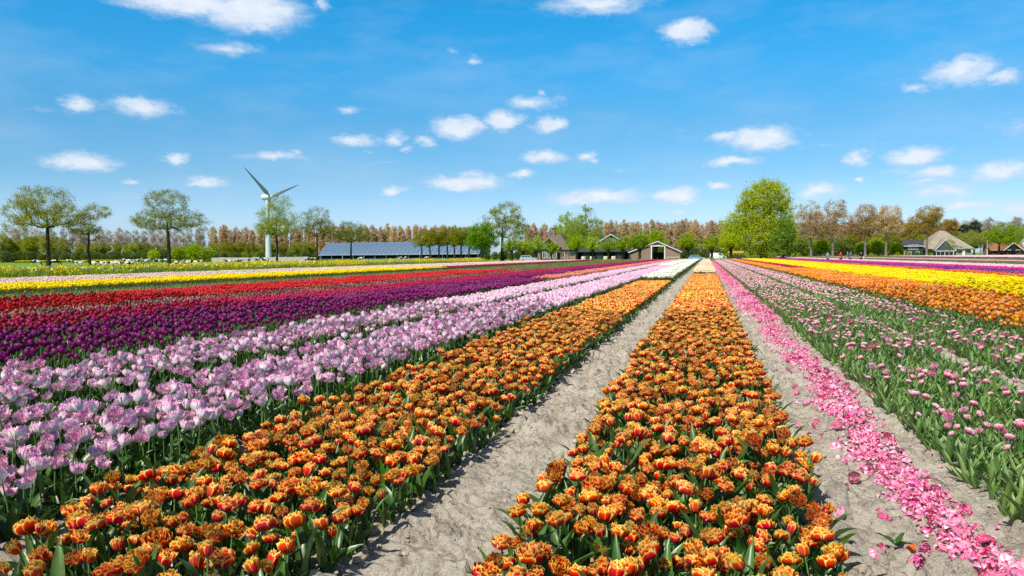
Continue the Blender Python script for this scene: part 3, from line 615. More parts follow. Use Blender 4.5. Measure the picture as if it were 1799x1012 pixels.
IND = {  # key: (name, parts, label, category, group)
 'orange': ('orange_tulip', 2, None, 'tulip', 'orange fringed tulips in the two nearest beds'),
 'lilac': ('lilac_tulip', 2, 'lilac and white fringed tulip with ragged petal edges, behind the left orange bed', 'tulip', 'lilac fringed tulips'),
 'purple': ('purple_tulip', 1, 'dark purple tulip in the bed behind the lilac tulips', 'tulip', 'purple tulips'),
 'pink': ('pink_tulip', 2, 'pink double bloom left among green leaves in the picked bed right of the petals', 'tulip', 'pink tulips left in the picked beds'),
 'apricot': ('apricot_tulip', 1, 'smooth orange tulip at the edge of the bed before the bright yellow strip', 'tulip', 'smooth orange tulips on the right'),
 'crimson': ('crimson_tulip', 0, 'crimson tulip in the strip just behind the purple tulips', 'tulip', 'crimson tulips'),
 'red': ('red_tulip', 0, 'bright red tulip in the red strip at the left', 'tulip', 'red tulips'),
 'yellow': ('yellow_tulip', 0, 'bright yellow tulip in the broad yellow strip on the right', 'tulip', 'yellow tulips on the right')}
REST = {'orange': ('orange_tulips', 'orange fringed tulips filling the rest of the two near beds'), 'lilac': ('lilac_tulips', 'lilac fringed tulips filling the rest of their double bed'), 'purple': ('purple_tulips', 'purple tulips running back along the field'),
 'pink': ('pink_tulips', 'sparse pink blooms further along the two picked green beds'), 'pinkfar': ('distant_pink_tulips', 'faded pink blooms far down the right hand beds'), 'apricot': ('apricot_tulips', 'smooth orange tulips further along the right hand bed'), 'crimson': ('crimson_tulips', 'crimson tulips in thin strips across the field'),
 'red': ('red_tulips', 'bright red tulips in the long red strip on the left'), 'yellow': ('yellow_tulips', 'yellow tulips in the wide right strip and the thin left one'), 'picked': ('picked_tulip_leaves', 'green leaves of tulip beds whose blooms are cut off'), 'faded': ('faded_tulips', 'dark faded tulips between the red and crimson strips'),
 'palepink': ('pale_pink_tulips', 'pale pink tulips in the farthest strip by the meadow'), 'white': ('white_tulips', 'white tulips at the far end beyond the orange bed'), 'cream': ('cream_tulips', 'cream tulips at the far end of the centre bed'), 'salmon': ('salmon_tulips', 'salmon tulips in the far stretch beside the lilac bed'),
 'vermilion': ('vermilion_tulips', 'orange red tulips in a thin line behind the yellow strip'), 'magenta': ('magenta_tulips', 'magenta tulips in a line before the walkers'), 'violet': ('violet_tulips', 'violet tulips behind the orange red line'), 'blush': ('blush_tulips', 'pale blush tulips in the far right strips')}
for key in PK:
    K = KINDS.get(key); meshes = []; P = []; R = []; Sc = []; I = []
    rnd = np.random.default_rng(sum(map(ord, key))+1)
    if key in STUFF:
        XY = np.concatenate([a for a, _ in STUFF[key]]); sc = np.concatenate([b for _, b in STUFF[key]]); n = len(XY)
        zz = np.where((XY[:, 1] < 40) & (np.abs(XY[:, 0]+.85) < 5.8), soil_z(XY[:, 0], XY[:, 1])-.012, -.03); rot = np.c_[rnd.normal(0, .07, (n, 2)), rnd.uniform(0, 6.283, n)]; var = rnd.integers(0, len(K.var), n); rest = np.ones(n, bool)
        if key in IND:
            nm, parts, lab, cat, grp = IND[key]; px, py, d = project_np(XY, .3)
            ok = np.where((px > 6) & (px < PW-6) & (py < PH-4))[0]; ok = ok[np.argsort(d[ok])][:300]; rest[ok] = False
            if parts == 1 and not hasattr(K, 'fol'):
                K.fol = []
                for v in K.var:
                    bm_ = bpy.data.meshes.new('x')
                    mb = MB()
                    for j, me in enumerate([v[1]] + v[2]):
                        co = np.empty(len(me.vertices)*3, np.float32); me.vertices.foreach_get('co', co); mb.add(co.reshape(-1, 3), [list(p.vertices) for p in me.polygons], 0 if j == 0 else 1)
                    K.fol.append(mb.mesh(nm+'_foliage', [MT['stem'], v[2][0].materials[0]])); bpy.data.meshes.remove(bm_)
            for rank, q in enumerate(ok):
                lb = lab or ('orange and yellow fringed double tulip in the bed between the two soil paths' if XY[q, 0] > -1.2 else 'orange and yellow fringed double tulip in the bed left of the bare soil path')
                loc = (XY[q, 0], XY[q, 1], zz[q]); v = K.var[var[q]]
                if parts == 0:
                    o = link(nm, K.joined[var[q]], None, loc, rot[q], sc[q])
                else:
                    o = empty(nm, loc); o.rotation_euler = rot[q]; o.scale = (sc[q],)*3
                    if K.split and rank < 45:
                        bl = link('bloom', K.split[var[q]][0], o)
                        for pm in K.split[var[q]][1]: link('petal', pm, bl)
                    else: link('bloom', v[0], o)
                    if parts == 2:
                        link('stem', v[1], o)
                        for lf in v[2]: link('leaf', lf, o)
                    else: link('foliage', K.fol[var[q]], o)
                tag(o, lb, cat, grp)
        r = rest; meshes += K.joined; P.append(np.c_[XY[r], zz[r]]); R.append(rot[r]); Sc.append(sc[r]); I.append(var[r])
    off = len(meshes)
    if key in PATCHES:
        XY = np.concatenate(PATCHES[key]); n = len(XY); meshes += PM[key]
        P.append(np.c_[XY, np.full(n, -.02)]); R.append(np.c_[np.zeros((n, 2)), rnd.integers(0, 4, n)*pi/2]); Sc.append(rnd.uniform(.94, 1.06, n)); I.append(off + rnd.integers(0, len(PM[key]), n))
    if P:
        o = instancer(REST[key][0], meshes, np.concatenate(P), np.concatenate(R), np.concatenate(Sc), np.concatenate(I)); tag(o, REST[key][1], 'tulips', kind='stuff')

# ------------------------------------------------------------------ picked petals on the right hand path
def one_petal(rnd, L=.05, W=.034):
    v = np.linspace(0, 1, 5); u = np.linspace(-1, 1, 4); U, V = np.meshgrid(u, v, indexing='ij'); w = W*np.sin(pi*(.1+.8*V))**.8/2
    x = U*w; y = (V-.5)*L; z = .35*W*(U**2)*np.sin(pi*V) + rnd.uniform(-.012, .014)*np.sin(V*3) + .004*np.sin(5*V+U*2) + .004
    mb = MB(); mb.grid(np.stack([x, y, z], -1), 0, np.stack([np.clip(V+rnd.uniform(-.2, .2), 0, 1), V, V*0], -1)); return mb
def petals():
    rnd = np.random.default_rng(9); singles = []
    for k in range(8): singles.append(one_petal(rnd, rnd.uniform(.024, .046), rnd.uniform(.012, .028)))
    ms = [s_.mesh('fallen_petal', MT['fallen']) for s_ in singles]
    heads = [MB() for _ in range(4)]
    for h_ in heads:
        b = bloom_double(rnd, .075, rnd.uniform(1.1, 1.5)); h_.merge(b, Euler((rnd.uniform(.5, 1.4), 0, rnd.uniform(0, 6))).to_matrix().to_4x4())
    hm = [h_.mesh('cut_bloom', MT['fallen']) for h_ in heads]
    pts = []; 
    for _ in range(1):
        XY = np.concatenate([scatter(.82, 1.85, 2.4, 9, 2300, rnd, .5), scatter(.82, 1.85, 9, 20, 1000, rnd, .5)])
    cx = 1.29 + .05*np.sin(XY[:, 1]*.8) + .10*(fbm(XY[:, 1]*.9, XY[:, 1]*0, 2, 2)-.5)
    wd = .175 + .14*(fbm(XY[:, 1]*1.3+7, XY[:, 1]*0+3, 2, 5)-.5)  + .14*np.clip((XY[:, 1]-4)/14, 0, 1)
    e = np.abs(XY[:, 0]-cx)/wd; pr = np.clip(1.25-e, 0, 1)**1.2*np.clip(fbm(XY[:, 0]*7, XY[:, 1]*6, 3, 4)*2.9-.25, .25, 1) + .006*(e < 2)
    k = (rnd.uniform(size=len(XY)) < pr) & keep(XY, 0); XY = XY[k]; n = len(XY); pile = np.clip(1.1-e[k], 0, 1)
    gz = soil_z(XY[:, 0], XY[:, 1]); P = np.c_[XY, gz + .006 + .03*pile*rnd.uniform(0, 1, n)]; R = np.c_[rnd.normal(0, .6, (n, 2)), rnd.uniform(0, 6.3, n)]; I = rnd.integers(0, 8, n); Sc = rnd.uniform(.75, 1.25, n)
    # cut heads inside the heap
    hb = rnd.uniform(size=n) < .03; I[hb] = 8 + rnd.integers(0, 4, hb.sum()); Sc[hb] = rnd.uniform(.8, 1.1, hb.sum()); P[hb, 2] = gz[hb] + .012
    # far heap: patches of petals
    fp = []
    for q in range(4):
        mb = MB()
        for _ in range(130):
            s_ = singles[rnd.integers(0, 8)]; mb.merge(s_, Matrix.Translation((rnd.normal(0, .19), rnd.uniform(-.36, .36), rnd.uniform(.0, .04))) @ Euler((rnd.normal(0, .5), rnd.normal(0, .5), rnd.uniform(0, 6.3))).to_matrix().to_4x4() @ Matrix.Scale(1.6, 4))
        fp.append(mb.mesh('petal_heap', MT['fallen']))
    yy = np.arange(19.6, 186, .5); m = len(yy); c2 = 1.33 + rnd.normal(0, .03, m)
    P = np.r_[P, np.c_[c2, yy, soil_z(c2, yy)*(yy < 58)+.01]]; R = np.r_[R, np.c_[np.zeros((m, 2)), rnd.integers(0, 2, m)*pi]]; I = np.r_[I, 12 + rnd.integers(0, 4, m)]; Sc = np.r_[Sc, rnd.uniform(1, 1.15, m)]
    o = instancer('fallen_petals', ms + hm + fp, P, R, Sc, I); tag(o, 'long heap of pink and white petals on the right hand soil path', 'petals', kind='stuff')
    gz_ = lambda p: float(soil_z(np.array([p.x]), np.array([p.y]))[0])
    # single cut heads lying on bare soil (photo column, photo row)
    spots = [(1485,858),(1478,886),(1483,912),(1527,981),(1605,996),(1552,915),(1552,962),(1440,715),(1428,742),(1400,757),(1402,693),(1443,696),(1420,720),(1480,816),(1453,771),(1397,680),(1500,845),(1622,963),(1435,755)]
    for (px, py) in spots:
        v = pix_dir(px, py); t = -EYE/v.z; p = v*t; vi = rnd.integers(0, 4)
        o = link('cut_tulip_head', hm[vi], None, (p.x, p.y, gz_(p)+.012), (rnd.normal(0, .3), rnd.normal(0, .3), rnd.uniform(0, 6.3)), rnd.uniform(.75, 1.05)); tag(o, 'pink and white cut tulip head lying alone on the bare soil beside the petal heap', 'tulip head', 'cut heads on the soil')
    v = pix_dir(1592, 966); p = v*(-EYE/v.z); mb = MB(); petal_ring(mb, 5, 0, lambda v_: .02*np.sin(.3+v_*1.6), lambda v_: .05*v_, lambda v_: .7*np.ones_like(v_), 5, 4, .003, 0, 1, rnd)
    o = link('cut_orange_tulip', mb.mesh('cut_orange_tulip', MT['vermilion']), None, (p.x, p.y, gz_(p)+.022), (0, 1.35, .4)); tag(o, 'small orange tulip bloom dropped on soil next to a torn green leaf', 'tulip head')
    v = pix_dir(1575, 962); p = v*(-EYE/v.z); mb = MB()
    for az in (2.6, 1.0, -1.9, -.9): mb.merge(leaf(rnd, .11, .03, 1.0, .6, az))
    o = link('torn_tulip_leaf', mb.mesh('torn_tulip_leaf', MT['leaf']), None, (p.x, p.y, gz_(p)+.006)); tag(o, 'torn green tulip leaf lying on the soil beside a dropped orange bloom', 'leaf')
petals()

# ------------------------------------------------------------------ trees
def leafmat(name, cols, trans=.3, vary=(.015, .12, .18)):
    n = len(cols); return mat(name, ramp=[(i/(n-1), c) for i, c in enumerate(cols)], rough=.6, spec=.25, trans=trans, vary=vary)
MT['bark'] = mat('dark_bark', (.042, .034, .025), .95, .1, noise=(1.2, (.075, .063, .045), .45, .7), bump=(6, .6, .05))
MT['bark_grey'] = mat('grey_bark', (.23, .20, .16), .95, .1, noise=(1.2, (.14, .12, .09), .45, .7), bump=(6, .6, .05))
MT['twig_rust'] = mat('rusty_twig', (.24, .15, .085), .95, .1)
MT['f_olive'] = leafmat('olive_foliage', [(.23, .27, .012), (.36, .39, .02), (.50, .48, .03)], 0.5)
MT['f_ash'] = leafmat('budding_foliage', [(.26, .32, .03), (.40, .44, .045), (.54, .54, .06)], 0.5)
MT['f_rust'] = leafmat('bronze_foliage', [(.60, .38, .17), (.71, .49, .24), (.79, .60, .33)], .45)
MT['f_pale'] = leafmat('pale_twig_foliage', [(.52, .40, .32), (.60, .48, .40), (.58, .50, .36)], 0.3)
MT['f_willow'] = leafmat('willow_foliage', [(.30, .44, .004), (.42, .56, .008), (.55, .64, .015)], 0.5)
MT['f_bigwillow'] = leafmat('crack_willow_foliage', [(.40, .47, .002), (.58, .63, .004), (.74, .74, .008)], 0.5)
MT['f_green'] = leafmat('fresh_green_foliage', [(.10, .25, .003), (.19, .38, .005), (.32, .50, .012)], 0.45)
MT['f_dark'] = leafmat('dark_shrub_foliage', [(.07, .12, .016), (.13, .19, .028), (.20, .25, .04)], 0.4)
MT['f_pine'] = leafmat('pine_foliage', [(.015, .035, .010), (.03, .055, .015), (.045, .075, .02)], .1)
MT['f_lime'] = leafmat('lime_green_foliage', [(.32, .46, .006), (.44, .56, .010), (.54, .62, .02)], 0.5)
MT['f_brown'] = leafmat('brown_spring_foliage', [(.34, .22, .055), (.46, .31, .085), (.50, .40, .10)], 0.4)

def cards(mb, P, size, rnd, mi=0, flat=.0, asp=.55):
    n = len(P)
    if n == 0: return
    d = rnd.normal(size=(n, 3)); d[:, 2] *= (1-flat); d /= np.linalg.norm(d, axis=1)[:, None]
    e = rnd.normal(size=(n, 3)); s = np.cross(d, e); s /= np.linalg.norm(s, axis=1)[:, None]+1e-9; sz = (size*rnd.uniform(.55, 1.35, n))[:, None]
    nn = np.cross(d, s)*sz*.18*rnd.uniform(-1, 1, n)[:, None]
    V = np.stack([P - d*sz*.5, P + s*sz*asp*.5 + nn, P + d*sz*.5, P - s*sz*asp*.5 + nn], 1).reshape(-1, 3)
    c = np.repeat(rnd.uniform(0, 1, n), 4); A = np.stack([c, c, c], -1); F = np.arange(4*n).reshape(-1, 4)
    mb.add(V, F, mi, A)
def in_blobs(blobs, n, rnd, shell=.35):
    """random points in a union of ellipsoids (cx, cy, cz, rx, ry, rz), denser towards the outside"""
    w = np.array([b[3]*b[4]*b[5] for b in blobs]); w = w/w.sum(); k = rnd.choice(len(blobs), n, p=w); B = np.array(blobs)[k]
    d = rnd.normal(size=(n, 3)); d /= np.linalg.norm(d, axis=1)[:, None]; r = rnd.uniform(shell, 1, n)**(1/2.2)
    return B[:, :3] + d*r[:, None]*B[:, 3:6]
def grow(trunk, rads, targets, rnd, bend=.12, up=.15, tipr=.02, power=2.35, maxr=None):
    """tie every target to the nearest part of the growing skeleton; returns nodes, parents, radii"""
    nodes = [np.array(p, float) for p in trunk]; par = [-1] + list(range(len(trunk)-1)); base = len(trunk); N = np.array(nodes)
    start = max(1, int(len(trunk)*.45)); o = np.array(trunk[start]); order = np.argsort(np.linalg.norm((targets-o)*np.array([1, 1, .8]), axis=1))
    cap = len(trunk) + len(targets)*3 + 5; buf = np.zeros((cap, 3)); buf[:base] = N; cnt = base; depth = np.zeros(cap); depth[:base] = np.linspace(0, 1, base)
    for ti in order:
        t = targets[ti]; q = buf[start:cnt]; dist = np.linalg.norm(q - t, axis=1); cost = dist + .7*np.clip(q[:, 2]-t[2]+.15*dist, 0, None); j = start + int(np.argmin(cost))
        a = buf[j]; L = np.linalg.norm(t-a); off = rnd.normal(0, bend*L*.6, 3); off[2] -= up*L*.3
        prev = j
        for f in (.36, .7, 1.0):
            p = a + (t-a)*f + off*sin(pi*f); buf[cnt] = p; par.append(prev); prev = cnt; cnt += 1
    par = np.array(par); w = np.zeros(cnt); leafn = np.ones(cnt, bool); leafn[par[1:]] = False
    w[leafn] = tipr**power
    for i in range(cnt-1, 0, -1): w[par[i]] += w[i] if True else 0
    r = w**(1/power)
    r[:base] = np.maximum(r[:base], 0); k = np.array(rads); r[:base] = k
    r = np.minimum(r, k.max())
    for i in range(base, cnt): r[i] = min(r[i], r[par[i]]*.92)
    return buf[:cnt], par, r, base
def skeleton_mesh(mb, nodes, par, r, base, mi=0, thick=7):
    mb.tube(nodes[:base], r[:base], thick, mi)
    idx = np.arange(base, len(nodes)); A = nodes[par[idx]]; B = nodes[idx]; ra = np.minimum(r[par[idx]], r[idx]*1.35); rb = r[idx]
    t = B-A; L = np.linalg.norm(t, axis=1)[:, None]+1e-9; t /= L; ref = np.where(np.abs(t[:, 2:3]) < .9, np.array([[0, 0, 1.0]]), np.array([[1.0, 0, 0]])); b = np.cross(t, ref); b /= np.linalg.norm(b, axis=1)[:, None]; c = np.cross(b, t)
    for n, sel in ((3, rb < .035), (5, rb >= .035)):
        if not sel.any(): continue
        a = np.arange(n)*2*pi/n; ring = np.cos(a)[None, :, None]*b[sel][:, None] + np.sin(a)[None, :, None]*c[sel][:, None]
        V = np.concatenate([A[sel][:, None] + ring*ra[sel][:, None, None], B[sel][:, None] + ring*rb[sel][:, None, None]], 1); m = len(V)
        j = np.arange(n); F = np.stack([j, (j+1) % n, n+(j+1) % n, n+j], -1)[None] + (np.arange(m)*2*n)[:, None, None]
        mb.add(V.reshape(-1, 3), F.reshape(-1, 4), mi)
def make_tree(name, H, blobs, trunk_r, fork, ntar, nleaf, lsize, bark, fol, seed, lean=(0, 0), wig=.03, spread=.5, bend=.12, up=.15, tipr=.02, shell=.3, fill=0, flat=0., ttop=None):
    """blobs in metres about the trunk base; returns (trunk mesh, crown mesh)"""
    rnd = np.random.default_rng(seed); k = 9; t = np.linspace(0, 1, k); top = ttop or H*.62
    tr = np.stack([lean[0]*t*top + wig*H*np.cumsum(rnd.normal(0, .3, k))*.3, lean[1]*t*top + wig*H*np.cumsum(rnd.normal(0, .3, k))*.3, t*top], -1); tr[0] = (0, 0, -.15)
    tr[1:] -= (tr[1]-np.array([tr[1][0]*.3, tr[1][1]*.3, tr[1][2]]))*0
    rr = trunk_r*np.interp(t, [0, .06, fork/top if fork < top else .8, 1], [1.35, 1.0, .80, .13])
    targets = in_blobs(blobs, ntar, rnd, shell); targets = targets[targets[:, 2] > fork*.55]
    nodes, par, r, base = grow(tr, rr, targets, rnd, bend, up, tipr)
    mb = MB(); skeleton_mesh(mb, nodes, par, r, base)
    thin = np.where((r < max(.05, tipr*3.2)) & (np.arange(len(r)) >= base))[0]
    nleaf = int(nleaf*2.1); lsize *= .70; spread *= .72
    wts = rnd.uniform(0, 1, len(thin))**2.2; wts /= wts.sum(); pick = rnd.choice(thin, nleaf, p=wts); f = rnd.uniform(0, 1, nleaf)[:, None]; P = nodes[pick]*f + nodes[par[pick]]*(1-f) + rnd.normal(0, spread, (nleaf, 3))*np.array([1, 1, .75])
    if fill: P = np.concatenate([P, in_blobs(blobs, fill, rnd, .05) + rnd.normal(0, .55, (fill, 3))*rnd.uniform(.3, 1.6, (fill, 1))]); P = P[P[:, 2] > .3]
    cr = MB(); cards(cr, P, lsize, rnd, 0, flat)
    # fine twigs
    m = nleaf//4; q = thin[rnd.integers(0, len(thin), m)]; A = nodes[q]; B = A + rnd.normal(0, spread*1.15, (m, 3)) + np.array([0, 0, spread*.35]); w = (.016*max(1, H/16))
    s = np.cross(B-A, rnd.normal(size=(m, 3))); s /= np.linalg.norm(s, axis=1)[:, None]+1e-9
    V = np.stack([A-s*w, A+s*w, B], 1).reshape(-1, 3); mb.add(V, np.arange(3*m).reshape(-1, 3))
    return mb.mesh(name+'_trunk', MT[bark]), cr.mesh(name+'_crown', MT[fol])
def place_tree(name, meshes, X, Y, rz, sc, label, group=None, cat='tree', crown_name='crown'):
    o = empty(name, (X, Y, -.06), rz); o.scale = sc if isinstance(sc, tuple) else (sc,)*3
    link('trunk', meshes[0], o); link(crown_name, meshes[1], o); tag(o, label, cat, group); return o
def tree_at(name, px, Y, top, crown, label, trunk_r, fork_py, seed, bark, fol, ntar, nleaf, lsize, group=None, **k):
    """crown: list of photo ellipses (px, py, half width, half height); scaled into metres at the tree's own distance"""
    X = at(px, Y); _, _, d = project((X, Y, 0)); m = d/FPX; H = height(top, X, Y); fork = height(fork_py, X, Y)
    b = [((cx-px)*m*cos(YAW*0), 0 + random.uniform(-.15, .15)*rx*m, height(cy, X, Y), rx*m, rx*m*.85, ry*m) for (cx, cy, rx, ry) in crown]
    me = make_tree(name, H, b, trunk_r, fork, ntar, nleaf, lsize, bark, fol, seed, **k)
    return place_tree(name, me, X, Y, YAW, 1.0, label, group)
WT = {}
tree_at('roadside_tree', 85, 155, 320, [(80,352,52,28),(40,372,36,20),(118,378,36,20),(85,385,62,16),(60,345,30,18),(30,400,26,14)], 'broad spreading tree with olive leaves, leftmost of all, cows behind its trunk', .48, 405, 1, 'bark', 'f_olive', 676, 7440, .42, tipr=.04, bend=.16, spread=.7, group='meadow trees')
tree_at('roadside_tree', 158, 160, 350, [(172,372,26,16),(150,400,32,12),(178,412,14,8),(188,376,14,5),(150,385,20,14)], 'small crooked tree with a leaning dark trunk beside the leftmost spreading tree', .32, 410, 2, 'bark', 'f_olive', 312, 2839, .37, tipr=.04, bend=.2, wig=.07, spread=.55, group='meadow trees')
tree_at('roadside_tree', 297, 185, 330, [(297,358,42,26),(265,385,36,20),(330,388,38,20),(297,388,60,16),(285,350,30,18),(345,400,22,8)], 'wide round tree with grey green spring leaves, third from the meadow end', .51, 412, 3, 'bark', 'f_ash', 728, 7440, .42, tipr=.04, bend=.14, spread=.65, group='meadow trees')
tree_at('roadside_tree', 487, 200, 340, [(495,356,22,16),(476,376,24,20),(508,382,22,14),(488,398,38,16),(470,400,20,12)], 'thinly leaved tree standing in front of the wind turbine tower', .35, 420, 4, 'bark', 'f_ash', 546, 4209, .38, tipr=.04, bend=.15, spread=.6, fill=5000, group='meadow trees')
tree_at('roadside_tree', 558, 215, 360, [(556,380,26,18),(540,392,18,12),(575,396,18,12),(558,402,32,14)], 'pale budding tree at the left end of the solar panel barn', .32, 422, 5, 'bark', 'f_ash', 494, 3524, .38, tipr=.04, bend=.15, spread=.6, group='meadow trees')
tree_at('roadside_tree', 617, 225, 382, [(617,402,26,16),(600,410,18,12),(638,412,18,10),(617,415,34,10)], 'low spreading olive tree beside the lamp post before the solar roof', .32, 428, 6, 'bark', 'f_olive', 442, 3818, .40, tipr=.04, bend=.15, spread=.6, group='meadow trees')
WT['row'] = []
for sd in (21, 22, 23):
    rn = np.random.default_rng(sd); b = [(rn.normal(0, .8), rn.normal(0, .8), 9.2, 3.6, 3.2, 3.2), (-1.6, 0, 7.6, 2.8, 2.6, 2.2), (1.8, 0, 7.4, 2.6, 2.6, 2.2)]
    WT['row'].append(make_tree('row_tree', 12.5, b, .34, 5.0, 220, 1900, .5, 'bark', 'f_olive', sd, spread=.55, bend=.15))
for i, (px, lab) in enumerate(((741,'first'),(756,'second'),(771,'third'),(786,'fourth'),(799,'fifth'),(810,'sixth'),(824,'seventh'))):
    place_tree('row_tree', WT['row'][i % 3], at(px, 262), 262, i*2.1, random.uniform(.92, 1.06), lab+' small olive tree from the left in the row before the solar roof', 'row of small trees by the barn')
tree_at('round_tree', 847, 218, 391, [(847,412,27,20),(838,425,22,16),(860,424,20,16),(848,400,18,10)], 'dense round dark green tree at the right end of the solar barn', .40, 436, 8, 'bark', 'f_green', 420, 5000, .46, shell=.15, spread=.45, fill=3500)
tree_at('tall_tree', 883, 224, 352, [(890,372,28,20),(868,382,24,16),(905,392,28,14),(893,402,36,18),(915,412,20,10)], 'tall half bare tree with a leaning trunk behind the dark round tree', .52, 428, 9, 'bark', 'f_ash', 460, 4800, .46, bend=.15, spread=.6)
tree_at('tall_tree', 1005, 262, 372, [(1003,385,24,14),(995,402,26,20),(1010,415,34,18)], 'bushy budding tree right behind the thatched farmhouse roof', .5, 436, 10, 'bark_grey', 'f_willow', 420, 4600, .46, spread=.6, bend=.1)
tree_at('tall_tree', 1029, 256, 360, [(1031,378,16,18),(1020,395,26,20),(1042,400,24,20),(1030,415,34,14)], 'tall upright budding tree with a pale straight trunk right of the farmhouse', .42, 440, 11, 'bark_grey', 'f_willow', 420, 4600, .46, spread=.6, bend=.1, ttop=19)
# pollard willows
def pollard(seed, H=7.0, R=2.6):
    rnd = np.random.default_rng(seed); mb = MB(); z = np.array([-.1, .5, 1.4, 2.1, 2.4, 2.75]); mb.tube(np.stack([rnd.normal(0, .05, 6), rnd.normal(0, .05, 6), z], -1), np.array([.42, .33, .30, .36, .48, .30]), 8)
    P = []
    for i in range(64):
        az = rnd.uniform(0, 6.28); el = rnd.uniform(.02, 1.15)**.9; L = (H-2.5)*rnd.uniform(.72, 1.02)*(1-.22*el); t = np.linspace(0, 1, 5)
        th = el*(.75+.35*t); rr = np.concatenate([[.25], .25+np.cumsum(np.sin(th[1:])*L/4)]); zz = np.concatenate([[2.5], 2.5+np.cumsum(np.cos(th[1:])*L/4)])
        pts = np.stack([rr*cos(az), rr*sin(az), zz], -1); mb.tube(pts, np.linspace(.045, .012, 5), 3, 0, False)
        m = 52; f = rnd.uniform(.22, 1.03, m)**.8; P.append(np.stack([np.interp(f, t, pts[:, k]) for k in range(3)], -1) + rnd.normal(0, .22, (m, 3)))
    cr = MB(); cards(cr, np.concatenate(P), .30, rnd, 0); return mb.mesh('pollard_willow_trunk', MT['bark']), cr.mesh('pollard_willow_crown', MT['f_willow'])
WT['pol'] = [pollard(s_) for s_ in (31, 32, 33, 34)]
for i, (px, Y, sc, lab) in enumerate(((899,204,1.0,'pollard willow nearest the tall half bare tree, left of the silver car'),(919,206,.92,'pollard willow standing over the silver car'),(941,205,1.02,'pollard willow just right of the silver car'),(969,207,.84,'small pollard willow before the thatched farmhouse front'),
        (1013,206,1.06,'pollard willow right of the farmhouse pergola'),(1041,207,.98,'pollard willow before the dark barn, second right of the pergola'),(1069,206,.92,'pollard willow under the dark gabled house'),(1095,206,1.04,'pollard willow at the left corner of the brick shed'),
        (1124,204,1.14,'pollard willow with a dark trunk against the left half of the brick shed'),(1152,233,1.36,'pollard willow rising behind the roof of the brick shed'),(1208,203,1.06,'pollard willow at the right corner of the brick shed by the blue car'),(1250,204,1.0,'pollard willow between the blue car and the white van'),(1284,203,1.06,'pollard willow right of the white van'))):
    place_tree('pollard_willow', WT['pol'][i % 4], at(px, Y), Y, i*1.7, sc, lab, 'pollard willows along the farm')
tree_at('big_willow', 1342, 232, 310, [(1345,345,44,32),(1322,385,40,30),(1368,372,30,34),(1338,412,62,32),(1290,402,30,32),(1372,420,24,26),(1278,432,18,22),(1350,330,24,16),(1312,355,22,16),(1306,440,32,16),(1350,442,38,14),(1386,436,13,18),(1285,405,18,16)], 'huge bright green willow towering over the end of the path', 1.0, 440, 12, 'bark', 'f_bigwillow', 900, 16000, .60, shell=.1, spread=.6, bend=.1, fill=30000)
tree_at('leafy_tree', 1376, 226, 372, [(1378,398,18,22),(1372,420,24,20),(1388,414,12,22),(1370,440,20,12)], 'darker fresh green tree against the right side of the huge willow', .4, 440, 14, 'bark', 'f_green', 320, 5000, .46, shell=.1, spread=.45, fill=3000)
# right hand avenue
for (px, top, crown, sd, lab) in ((1425,348,[(1424,368,22,18),(1412,390,24,22),(1436,392,24,22),(1424,410,26,14)],41,'bronze leaved avenue tree nearest the huge willow'),(1463,347,[(1466,366,20,18),(1452,388,22,22),(1478,390,22,22),(1465,408,24,14)],42,'bronze leaved avenue tree second from the huge willow'),
        (1520,357,[(1520,374,18,16),(1508,394,20,18),(1534,394,18,20)],43,'bronze leaved avenue tree with a straight pale trunk, third from the willow'),(1556,358,[(1562,374,20,16),(1546,396,18,18),(1570,396,20,20)],44,'bronze leaved avenue tree left of the dark timber house'),
        (1628,360,[(1630,376,22,16),(1608,396,20,18),(1640,390,16,14),(1650,372,10,10)],45,'bronze leaved avenue tree between the dark house and the big thatched house')):
    tree_at('avenue_tree', px, 330, top, crown, lab, .52, 428, sd, 'bark_grey', 'f_rust' if sd != 45 else 'f_brown', 420, 4300, .62, group='avenue trees on the right', spread=.8, bend=.12, tipr=.03)
tree_at('garden_tree', 1755, 330, 386, [(1762,404,20,14),(1745,415,22,12),(1785,410,20,14),(1768,420,28,10)], 'fresh lime green tree standing before the red roofed house', .42, 432, 46, 'bark', 'f_lime', 300, 4200, .6, spread=.7, tipr=.03)
tree_at('garden_tree', 1700, 374, 405, [(1700,418,22,13),(1716,418,20,14),(1692,426,14,10)], 'grey green bare garden tree right of the big thatched house', .34, 436, 47, 'bark_grey', 'f_ash', 320, 2600, .5, spread=.6, tipr=.025)
tree_at('garden_tree', 1668, 322, 416, [(1668,428,9,8),(1672,434,8,6)], 'small bare tree in front of the big thatched roof', .2, 440, 48, 'bark_grey', 'f_ash', 120, 420, .4, spread=.4, tipr=.02)
# generic tree and bush shapes for the backdrop
def gen(name, H, blobs, tr, fork, ntar, nl, ls, bark, fol, seeds, **k): return [make_tree(name, H, [(b[0]+random.uniform(-.4, .4), b[1], b[2], *b[3:]) for b in blobs], tr, fork, ntar, nl, ls, bark, fol, s_, **k) for s_ in seeds]
WT['poplar'] = gen('poplar', 21, [(0,0,16.8,1.5,1.5,4.8),(0,0,11.5,2.0,2.0,5.0),(.3,.2,6.5,2.1,2.1,3.6)], .26, 3.0, 320, 3900, .60, 'twig_rust', 'f_rust', (51, 52, 53, 54), spread=.5, bend=.05, up=-.2, tipr=.03, ttop=18)
WT['pale'] = gen('bare_poplar', 20, [(0,0,15.5,2.4,2.4,4.2),(0,0,10.5,2.8,2.8,4.0)], .30, 6, 260, 2200, .55, 'bark_grey', 'f_pale', (55, 56, 57), spread=.7, bend=.06, up=-.1, tipr=.035, ttop=17)
